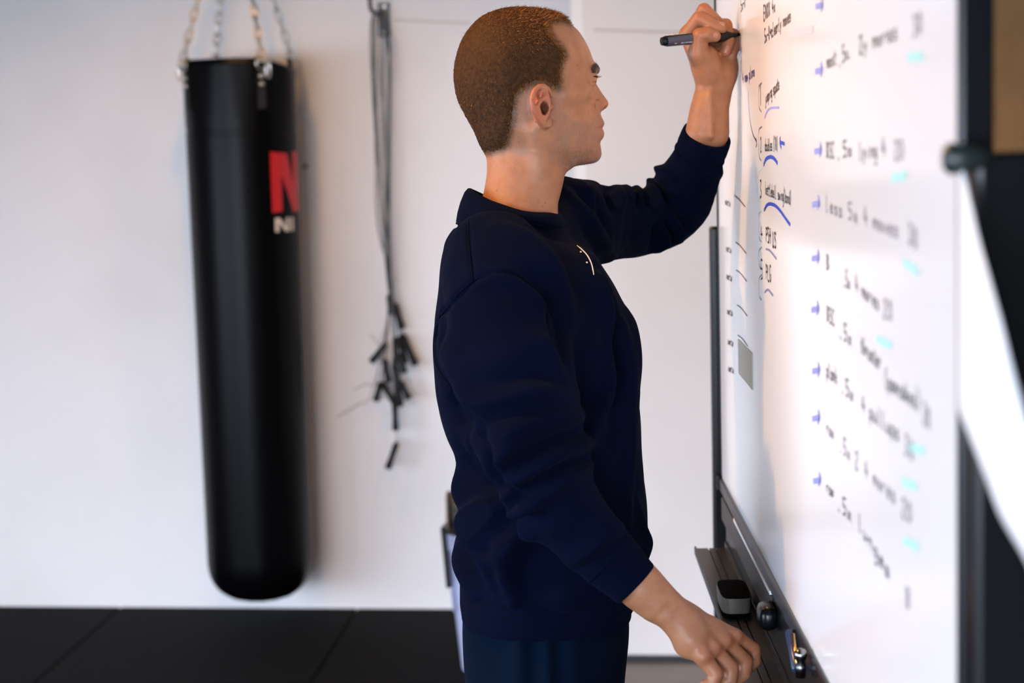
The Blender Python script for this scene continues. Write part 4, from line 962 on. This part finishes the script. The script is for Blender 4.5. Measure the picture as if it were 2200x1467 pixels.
nail(zl(770, 462, .012)+vf*.0088, zl(768, 478, .012)-zl(798, 375, .02), vf*.98+RT*-.1, .0062, .0046)
# ------------------------------------------------------------------ sweatshirt
def cloth(name, c, c2, sheen, bump):
    m = mat(name, c, .95, spec=.03, noise=(9, c2, .35, .7), bump=bump, sheen=sheen)
    b = m.node_tree.nodes['Principled BSDF']; b.inputs['Sheen Roughness'].default_value = .5; b.inputs['Sheen Tint'].default_value = (.25, .35, .8, 1); return m
M_shirt = cloth('navy_fleece', (.0012, .0028, .0120), (.0009, .0021, .009), .015, (900, .25, .0008))
M_rib = cloth('navy_rib_knit', (.0012, .0027, .0115), (.0009, .002, .0085), .015, (700, .4, .001))
M_pants = cloth('navy_trousers', (.0012, .0046, .0135), (.001, .0036, .0105), .015, (800, .2, .0006))
SHIRT = make_rows([(486, 976, 1196, .080, 0), (500, 966, 1206, .096, 0), (518, 957, 1226, .128, 0), (550, 950, 1270, .165, 0), (590, 944, 1304, .185, 0), (640, 938, 1330, .192, 0), (700, 932, 1348, .192, 0), (770, 930, 1362, .186, 0),
                   (850, 938, 1370, .18, 0), (930, 960, 1376, .176, 0), (985, 984, 1379, .172, 0), (1050, 989, 1384, .170, 0), (1120, 989, 1390, .172, 0), (1180, 985, 1394, .175, 0), (1225, 986, 1388, .173, 0), (1262, 990, 1374, .168, 0)], 2.84)
ZHEM = W(1150, 1290, 2.67)[2]
SHIRT = SHIRT[SHIRT[:, 0] > ZHEM-.012]
rp_ = spline(np.array([[*W(x, y_, D), r_] for x, y_, D, r_ in ((1062, 560, 2.73, .072), (1082, 640, 2.67, .080), (1098, 740, 2.635, .082), (1110, 830, 2.61, .082), (1122, 905, 2.60, .078), (1150, 985, 2.59, .066), (1195, 1062, 2.585, .055), (1245, 1130, 2.582, .049), (1300, 1192, 2.58, .0445), (1325, 1216, 2.579, .043))]), 3)
lp_ = spline(np.array([[*W(x, y_, D), r_] for x, y_, D, r_ in ((1150, 500, 2.95, .078), (1225, 482, 3.02, .074), (1300, 482, 3.09, .060), (1375, 475, 3.15, .0575), (1425, 460, 3.185, .058), (1458, 425, 3.18, .056), (1484, 378, 3.155, .048), (1500, 340, 3.135, .0425), (1508, 320, 3.125, .041))]), 3)
def plane_cut(f, P, p, n): return np.maximum(f, (P-p)@n)
nR = W(1367, 1256, 2.577)-W(1300, 1192, 2.58); nR /= np.linalg.norm(nR); cR = W(1306, 1197, 2.58)
nL = W(1520, 285, 3.105)-W(1500, 340, 3.135); nL /= np.linalg.norm(nL); cL = W(1502, 334, 3.132)
NC = W(1094, 452, DH)
def f_shirt(P):
    f = rows_loft(P, SHIRT, 2.5)
    f = smin(f, chain(P, [W(1110, 565, DH), W(1085, 588, 2.735), W(1078, 614, 2.69)], [.050, .058, .064]), .035)
    f = smin(f, chain(P, [W(1130, 545, DH), W(1195, 478, 2.97)], [.052, .064]), .05)
    a = plane_cut(chain(P, rp_[:, :3], rp_[:, 3]), P, cR, nR)
    f = smin(f, a, .022)
    b = plane_cut(chain(P, lp_[:, :3], lp_[:, 3]), P, cL, nL)
    f = smin(f, b, .03)
    # neck opening
    q = P-NC; e = np.sqrt((q[:, 0]/.062)**2+(q[:, 1]/.078)**2)-1
    f = smax(f, -np.maximum(e*.066, NC[2]-.06-P[:, 2]), .006)
    return f
def trace(pts, fn, d0=2.35, d1=3.3):
    pts = np.array(pts, float); dr = FW[None]+((pts[:, 0]-1100)/FPX)[:, None]*RT[None]-((pts[:, 1]-733.5)/FPX)[:, None]*UP[None]
    t = np.full(len(pts), d0)
    for _ in range(90): t = np.minimum(t+np.clip(.5*fn((CAM+dr*t[:, None]).astype(np.float32)), -.02, .03), d1)
    return CAM+dr*t[:, None], t < d1-.01
z8 = lambda L: [(900+a/2.62, 380+b/2.62) for a, b in L]
z9 = lambda L: [(900+a/2.5875, 900+b/2.5875) for a, b in L]
zf = lambda L: [(1200+a/5.24, 360+b/5.24) for a, b in L]
SE1 = z8([(305, 585), (350, 562), (420, 545), (500, 545), (580, 575), (650, 625), (710, 695), (745, 775)])
SE2 = z8([(305, 585), (240, 640), (170, 720), (120, 790), (92, 880), (82, 960), (95, 1050), (130, 1120), (190, 1200)])
SE3 = z8([(278, 240), (280, 330), (287, 430), (297, 520), (305, 585)])
folds = [ # pixel line, height, half width
    (SE1, -.003, .004), (SE2, -.004, .005), (SE3, -.0015, .003),
    (z8([(330, 610), (420, 575), (520, 580), (620, 640), (700, 730)]), .004, .012),
    (z8([(190, 1200), (200, 1290), (260, 1380), (350, 1440)]), -.012, .014),
    (z8([(150, 830), (190, 1000), (230, 1150)]), .006, .020),
    (z8([(745, 775), (780, 870), (775, 950), (810, 1010)]), -.008, .010), (z8([(830, 1100), (800, 1020), (740, 960), (650, 930)]), .006, .014),
    (z8([(850, 1160), (760, 1120), (640, 1110), (480, 1150), (330, 1180)]), -.006, .016), (z8([(880, 1230), (780, 1210), (640, 1210), (450, 1250), (280, 1260)]), .006, .018),
    (z8([(905, 1330), (800, 1340), (650, 1370), (500, 1420), (380, 1440)]), .007, .015), (z8([(900, 1290), (780, 1290), (620, 1310), (430, 1350)]), -.005, .012),
    (z9([(890, 70), (790, 120), (690, 165), (590, 225), (500, 290)]), -.011, .009), (z9([(920, 135), (830, 165), (730, 215), (620, 275), (500, 345)]), .011, .012),
    (z9([(915, 215), (820, 245), (720, 300), (640, 360), (560, 420)]), -.010, .008), (z9([(930, 250), (840, 310), (740, 370), (660, 440), (600, 500)]), .008, .013),
    (z9([(540, 85), (510, 170), (450, 250), (410, 290)]), .008, .016), (z9([(400, 190), (430, 290), (490, 345)]), -.008, .010),
    (z9([(470, 365), (520, 380), (545, 400)]), -.006, .005), (z9([(480, 410), (560, 400)]), .006, .007), (z9([(520, 460), (580, 480), (660, 450)]), .008, .009), (z9([(560, 520), (640, 520), (700, 480)]), -.006, .008),
    (z9([(660, 600), (760, 560), (860, 480)]), .003, .02), (z9([(880, 840), (960, 800), (1060, 720), (1150, 640)]), -.004, .006), (z9([(840, 800), (930, 760), (1020, 680), (1110, 600)]), .004, .012),
    (z9([(480, 445), (400, 490), (330, 560), (275, 640)]), .012, .016), (z9([(275, 640), (262, 720), (300, 820), (370, 950)]), -.008, .016), (z9([(520, 520), (440, 560), (360, 640), (340, 740), (400, 880)]), .008, .024),
    (z9([(625, 600), (560, 680), (500, 750), (470, 830), (480, 920), (510, 985)]), .013, .016), (z9([(460, 800), (440, 880), (470, 980)]), -.010, .012), (z9([(640, 640), (600, 760), (580, 880), (600, 980)]), -.005, .02),
    (z9([(230, 200), (270, 260), (380, 330), (460, 420)]), -.008, .018), (z9([(240, 280), (250, 400), (300, 520)]), .006, .02), (z9([(220, 700), (235, 800), (300, 920)]), .005, .018),
    (z9([(900, 990), (800, 1000), (700, 985)]), .004, .02),
    ([(1280, 601), (1304, 660), (1317, 717), (1316, 780), (1306, 843), (1275, 917), (1254, 953)], .006, .010), ([(1296, 601), (1320, 660), (1332, 730), (1334, 800), (1326, 870), (1312, 950)], -.006, .012), ([(1340, 700), (1352, 850), (1350, 1000), (1345, 1120)], .004, .012), ([(1370, 1080), (1380, 1130), (1392, 1165), (1386, 1195)], .003, .010),
    (z8([(470, 270), (600, 360), (720, 500), (800, 640), (850, 800)]), .006, .022), (z8([(640, 560), (740, 650), (800, 760), (825, 900), (830, 1050)]), -.007, .014), (z8([(700, 330), (820, 480), (930, 680), (990, 850)]), -.004, .018),
    (z8([(780, 210), (880, 360), (980, 500), (1060, 640), (1090, 800)]), .006, .018), (z8([(820, 80), (930, 200), (1020, 330), (1080, 450)]), .006, .012), (z8([(800, 140), (900, 260), (1000, 400)]), -.005, .010),
    (z8([(870, 60), (980, 160), (1060, 300)]), -.005, .010), (z8([(1090, 800), (1105, 950), (1120, 1100)]), -.006, .018), (z8([(1160, 700), (1190, 900), (1215, 1200)]), .005, .02),
    (zf([(555, 235), (590, 330), (600, 430)]), -.010, .010), (zf([(650, 205), (680, 320), (680, 430)]), .007, .011), (zf([(760, 170), (800, 300), (810, 420)]), .009, .009), (zf([(835, 195), (860, 300), (880, 420)]), -.009, .008),
    (zf([(900, 180), (930, 300)]), .005, .009), (zf([(960, 185), (1000, 300), (1040, 420)]), -.008, .007), (zf([(1010, 155), (1080, 280), (1150, 400)]), .008, .008), (zf([(1055, 150), (1140, 260), (1240, 360)]), -.010, .007),
    (zf([(1090, 110), (1180, 200), (1300, 290)]), .009, .009), (zf([(1075, 80), (1160, 110), (1240, 160)]), -.009, .006), (zf([(1110, 40), (1200, 60), (1290, 100)]), .010, .008),
    (zf([(1070, 890), (1110, 800), (1120, 660)]), -.013, .008), (zf([(1140, 905), (1190, 800), (1180, 660)]), .009, .011), (zf([(1280, 825), (1280, 720), (1220, 560)]), -.011, .008), (zf([(1370, 800), (1360, 690), (1290, 560)]), .009, .011), (zf([(1450, 712), (1420, 620), (1350, 520)]), -.009, .008),
    (zf([(330, 190), (380, 330), (450, 520)]), .006, .010), (zf([(370, 215), (430, 360), (500, 560)]), -.006, .010), (zf([(1850, 70), (1780, 60), (1690, 90)]), .004, .008)]
pts = [np.array([W(1000, 440, DH), W(930, 700, 2.84), W(1400, 1180, 2.84), W(1410, 1220, 2.58)]), rp_[:, :3], lp_[:, :3], SHIRT[:, [1, 3, 0]]]
pts = np.concatenate(pts); lo = pts.min(0)-.1; hi = pts.max(0)+.1; lo[1] = 2.45; hi[1] = 3.29
V, F = surface_nets(f_shirt, lo, hi, .0030); V = relax(V, F, 2, .5); N_ = vnormals(V, F)
disp = np.zeros(len(V)); FOLD = 3.2
lines = [spline(l, 4) for l, _, _ in folds]; PA, OA = trace(np.concatenate(lines), f_shirt); kk = np.cumsum([0]+[len(l) for l in lines])
for li, (line, A_, s_) in enumerate(folds):
    P3 = PA[kk[li]:kk[li+1]][OA[kk[li]:kk[li+1]]]
    if len(P3) < 2: continue
    idx = np.where(np.all((V > P3.min(0)-3.5*s_) & (V < P3.max(0)+3.5*s_), axis=1))[0]
    if not len(idx): continue
    X_ = V[idx].astype(np.float32); dm = np.full(len(idx), 1e9); tt = np.zeros(len(idx))
    for i in range(len(P3)-1):
        a_ = P3[i].astype(np.float32); e_ = (P3[i+1]-P3[i]).astype(np.float32); q_ = X_-a_; t_ = np.clip(q_@e_/(e_@e_+1e-12), 0, 1); d_ = np.linalg.norm(q_-t_[:, None]*e_, axis=1)
        b_ = d_ < dm; dm[b_] = d_[b_]; tt[b_] = (i+t_[b_])/(len(P3)-1)
    disp[idx] += (1.9 if min(p_[1] for p_ in line) < 545 and max(p_[0] for p_ in line) > 1262 else 3.0)*A_*np.exp(-.5*(dm/(s_*.85))**2)*(.5+.5*np.sin(np.pi*np.clip(tt, 0, 1)))
lowf = np.sin(V@[31, 17, 23]+1)*np.sin(V@[-13, 29, 19]+2)+.6*np.sin(V@[53, -37, 41])*np.sin(V@[27, 61, -33]+.5)
disp = np.clip(disp, -.017, .028)
rr_ = np.hypot(V[:, 0]-NC[0], (V[:, 1]-NC[1])*.85); disp *= 1-(1-ss(rr_, .09, .15))*ss(V[:, 2], NC[2]-.09, NC[2]-.05)
V = V+N_*(disp+.0016*lowf)[:, None]; V = relax(V, F, 1, .4)
shirt = qmesh('sweatshirt', V, F, M_shirt, person); shirt['label'] = 'navy crew-neck sweatshirt'
SV_, SF_ = V, F
from mathutils.bvhtree import BVHTree
bvh = BVHTree.FromPolygons([tuple(q) for q in V], [tuple(q) for q in F.tolist()])
def on_shirt(px, py, lift=0.):
    d = ray(px, py); d = d/np.linalg.norm(d); h, n_, i_, dist = bvh.ray_cast(Vector(CAM), Vector(d))
    if h is None: return None
    n_ = np.array(n_); n_ = n_ if np.dot(n_, d) < 0 else -n_; return np.array(h)+n_*lift
for ln_ in (SE1, SE2, SE3):
    q = [on_shirt(*p, -.0004) for p in spline(ln_, 5)]; q = [p for p in q if p is not None]
    MB().tube(q, .0016, 6).build('seam', M_rib, shirt, True)
# chest print: a thin white arc and two dots
M_print = mat('white_print', (.75, .76, .78), .6)
q = [on_shirt(*p, .0004) for p in spline(zf([(208, 880), (262, 925), (318, 985), (358, 1055), (380, 1125), (396, 1208)]), 5)]
MB().tube([p for p in q if p is not None], [.0009 if 2 < i < 23 else .0006 for i in range(len([p for p in q if p is not None]))], 6).build('chest_print', M_print, shirt, True)
for p in zf([(250, 952), (318, 1070)]):
    c = on_shirt(*p, .0002)
    if c is not None: MB().tube([c, c-FW*.0012], [.0016, .0008], 8).build('chest_print', M_print, shirt, True)
# collar
def ring_z(zf_, zb_, zs_): a = (zf_+zb_)/2; b = (zf_-zb_)/2; return (lambda ph: (a+zs_)/2+b*math.cos(ph)+(a-zs_)/2*math.cos(2*ph))
CT = ring_z(W(1194, 456, DH)[2], W(1012, 404, DH)[2], W(1104, 447, 2.752)[2]); CB = ring_z(W(1200, 487, DH)[2], W(980, 479, DH)[2], W(1088, 468, 2.734)[2])
xt = (W(1192, 456, DH)[0], W(1010, 404, DH)[0]); xb = (W(1203, 484, DH)[0], W(989, 476, DH)[0]); yc = NC[1]
V = []; F = []; NP = 96
secc = [(0, 1.35, -.006), (0, 1.06, .004), (0, 1.0, .007), (.0, .75, .0085), (0, .45, .0085), (0, .15, .0065), (0, .02, .003), (0, 0., 0.), (0, .03, -.0035), (0, .3, -.004), (0, .7, -.004), (0, 1.0, -.003)]
for i in range(NP):
    ph = 2*math.pi*i/NP; c_, s_ = math.cos(ph), math.sin(ph)
    T_ = np.array([(xt[0]+xt[1])/2+(xt[0]-xt[1])/2*c_, yc-.076*s_, CT(ph)]); B_ = np.array([(xb[0]+xb[1])/2+(xb[0]-xb[1])/2*c_, yc-.098*s_, CB(ph)])
    o_ = np.array([c_, -s_, .35]); o_ /= np.linalg.norm(o_)
    for _, t, off in secc: V.append(T_*(1-t)+B_*t+o_*off+np.array([0, 0, .0006*math.sin(90*ph)*(off > 0)]))
m_ = len(secc)
for i in range(NP):
    for j in range(m_-1): F.append((i*m_+j, ((i+1) % NP)*m_+j, ((i+1) % NP)*m_+j+1, i*m_+j+1))
MB().add(V, F).build('collar', M_rib, shirt, True)
q = [np.array(V[i*m_+2])*.5+np.array(V[i*m_+1])*.5+np.array([0, 0, -.001]) for i in range(NP)]
MB().tube(q+[q[0]], .0017, 6, False).build('seam', M_shirt, shirt, True)
# cuffs
def cuff(a, b, r0, r1, sq=1.):
    a, b = np.array(a), np.array(b); n_ = 150; t = (b-a)/np.linalg.norm(b-a); u_ = np.cross(t, FW); u_ /= np.linalg.norm(u_); w_ = np.cross(t, u_); V = []; F = []
    pr = [(-.06, r0*1.0), (.0, r0*1.02), (.12, r0*.985), (.4, (r0+r1)/2+.001), (.75, r1+.001), (.95, r1), (1.0, r1-.0015), (1.01, r1-.004), (.97, r1-.0055), (.4, r1-.006)]
    for tt, r_ in pr:
        for j in range(n_):
            ph = 2*math.pi*j/n_; rr = r_+.0004*(j % 2 if .05 < tt < .97 else 0); V.append(a+(b-a)*tt+(u_*math.cos(ph)+w_*math.sin(ph)*sq)*rr)
    for i in range(len(pr)-1):
        for j in range(n_): F.append((i*n_+j, i*n_+(j+1) % n_, (i+1)*n_+(j+1) % n_, (i+1)*n_+j))
    MB().add(V, F).build('cuff', M_rib, shirt, True)
for c_, n_, r_ in ((cR, nR, .0432), (cL, nL, .0420)):
    u_ = np.cross(n_, FW); u_ /= np.linalg.norm(u_); w_ = np.cross(n_, u_)
    MB().tube([c_+n_*.003+(u_*math.cos(t)+w_*math.sin(t))*r_ for t in np.linspace(0, 2*math.pi, 49)], .0014, 6, False).build('seam', M_rib, shirt, True)
cuff(cR, W(1367, 1256, 2.577), .0425, .0358); cuff(cL, W(1520, 288, 3.106), .0415, .0405)
# hem band, following the sweatshirt's lowest row
ZB = W(1150, 1384, 2.67)[2]; r0 = SHIRT[0]; xa, xb_ = W(992, 1340, 2.84)[0], W(1356, 1320, 2.84)[0]
V = []; F = []; NP = 240; ex = 2/2.5
pr = [(ZHEM+.006, 0., -.008), (ZHEM-.002, 0., -.004), (ZHEM-.016, .3, 0), (ZHEM-.04, .7, .001), (ZB+.010, 1., .0), (ZB+.001, 1., -.001), (ZB, 1., -.004), (ZB+.02, 1., -.006)]
for z_, t, off in pr:
    x0_, x1_, b_ = r0[1]*(1-t)+xa*t, r0[2]*(1-t)+xb_*t, r0[4]*(1-t)+.166*t
    for j in range(NP):
        ph = 2*math.pi*j/NP; c_, s_ = math.cos(ph), math.sin(ph); rr = off+.0005*(j % 2)
        V.append(((x0_+x1_)/2+math.copysign(abs(c_)**ex, c_)*((x1_-x0_)/2+rr), r0[3]+math.copysign(abs(s_)**ex, s_)*(b_+rr), z_))
for i in range(len(pr)-1):
    for j in range(NP): F.append((i*NP+j, i*NP+(j+1) % NP, (i+1)*NP+(j+1) % NP, (i+1)*NP+j))
MB().add(V, F).build('hem_band', M_rib, shirt, True)
# ------------------------------------------------------------------ trousers and shoes
hx0, hx1 = W(994, 1380, 2.84)[0], W(1352, 1380, 2.84)[0]; hy = r0[3]; cxh = (hx0+hx1)/2
PANT = spline(np.array([(.70, hx0+.02, hx1-.03, hy, .16), (.76, hx0+.006, hx1-.014, hy, .172), (.82, hx0+.001, hx1-.006, hy, .168), (.88, hx0, hx1, hy, .162), (.93, hx0+.004, hx1-.004, hy, .158)]), 6)
legs = [[(cxh-.005, hy+s*.085, .80), (cxh+.005, hy+s*.095, .50), (cxh-.015, hy+s*.10, .28), (cxh-.03, hy+s*.105, .06)] for s in (-1, 1)]
def f_pants(P):
    f = rows_loft(P, PANT, 2.4)
    l = None
    for L in legs:
        c = chain(P, spline(np.array(L), 4), np.interp(np.linspace(0, 1, 13), [0, .35, .7, 1], [.098, .088, .078, .070])); l = c if l is None else np.minimum(l, c)
    l = np.maximum(l, .045-P[:, 2]); return smin(f, l, .03)
V, F = surface_nets(f_pants, (hx0-.05, hy-.22, .03), (hx1+.05, hy+.22, .95), .005); V = relax(V, F, 2); N_ = vnormals(V, F)
near = V[:, 1] < hy; xx = (V[:, 0]-cxh)
dsp = sum(A_*np.exp(-.5*((xx-(x_+k_*(V[:, 2]-.8)))/s_)**2) for x_, k_, A_, s_ in ((-.045, .05, .006, .010), (-.022, .02, -.007, .008), (.0, .0, .007, .008), (.018, -.04, -.006, .008), (.04, -.1, .005, .012), (-.09, .12, -.004, .012)))*ss(V[:, 2], .55, .85)
V = V+N_*(np.where(near, dsp, dsp*.6)+.003*np.sin(V[:, 2]*38+V[:, 0]*30)*ss(.35-V[:, 2], 0, .2))[:, None]
pants = qmesh('trousers', V, F, M_pants, person); pants['label'] = 'navy track trousers'
M_shoe = mat('dark_shoe', (.015, .015, .018), .6); M_sole = mat('white_sole', (.6, .6, .58), .5)
for s in (-1, 1):
    c = np.array([cxh-.03, hy+s*.105, 0.])
    def f_shoe(P):
        f = smin(ell(P, c+[.09, 0, .045], (.12, .046, .042)), ell(P, c+[-.02, 0, .06], (.062, .042, .055)), .05); return np.maximum(f, .028-P[:, 2])
    V, F = surface_nets(f_shoe, c+[-.12, -.08, .01], c+[.24, .08, .14], .005); so = qmesh('shoe', relax(V, F, 1), F, M_shoe, person)
    V = []; F = []
    for z_, e_ in ((.0205, -.003), (.024, .002), (.034, .002), (.036, -.003)):
        for j in range(32): ph = 2*math.pi*j/32; V.append(c+[.065+(.145+e_)*math.cos(ph), (.047+e_)*math.sin(ph)*(1+.12*math.cos(ph)), z_])
    for i in range(3):
        for j in range(32): F.append((i*32+j, i*32+(j+1) % 32, (i+1)*32+(j+1) % 32, (i+1)*32+j))
    F += [tuple(reversed(range(32))), tuple(range(96, 128))]
    MB().add(V, F).build('sole', M_sole, so, True)
# ------------------------------------------------------------------ the marker being used
mk = empty('marker_pen'); tag(mk, 'uncapped dark blue marker held against the whiteboard by the writing hand', 'marker')
p0, p1 = W(1421, 89, 3.036), W(1589.5, 74, 3.079); d = p1-p0
M_pen = mat('dark_blue_barrel', (.020, .026, .055), .25, coat=.4)
def seg(nm, a, b, ra, rb, mt, n=20): return MB().tube([p0+d*a, p0+d*(a+.01 if b-a > .03 else a), p0+d*b], [ra*.97, ra, rb], n).build(nm, mt, mk, False, 40)
seg('end_plug', .0, .045, .0066, .0082, M_black); seg('end_plug', .045, .06, .0068, .0068, M_black); seg('barrel', .06, .66, .0092, .0092, M_pen)
seg('grip', .66, .80, .0098, .0092, M_black); seg('nose', .80, .90, .0085, .0046, M_black); seg('tip_holder', .90, .955, .0042, .0038, M_black); seg('felt_tip', .955, 1.0, .0028, .0020, M_felt)
# tiny print on the barrel
pd_ = d/np.linalg.norm(d); for_ = -FW-pd_*np.dot(-FW, pd_); for_ /= np.linalg.norm(for_); up_ = np.cross(pd_, for_); up_ *= np.sign(up_@UP)
ml = MB()
for k_, (a, L) in enumerate(((.14, .006), (.22, .02), (.235, .012), (.30, .03), (.33, .02))):
    for j in range(int(L/.0022)):
        th_ = -.75+.0*k_; b_ = p0+d*a+pd_*j*.0024; n_ = for_*math.cos(th_)+up_*math.sin(th_); t_ = np.cross(pd_, n_); h_ = .0007+.0006*((j*7+k_) % 3)/2
        ml.add([b_+n_*.0094-t_*h_, b_+n_*.0094+t_*h_, b_+pd_*.0014+n_*.0094+t_*h_, b_+pd_*.0014+n_*.0094-t_*h_], [(0, 1, 2, 3)])
lp__ = ml.build('print', mat('silver_print', (.45, .47, .55), .5), mk); lp__['kind'] = 'stuff'
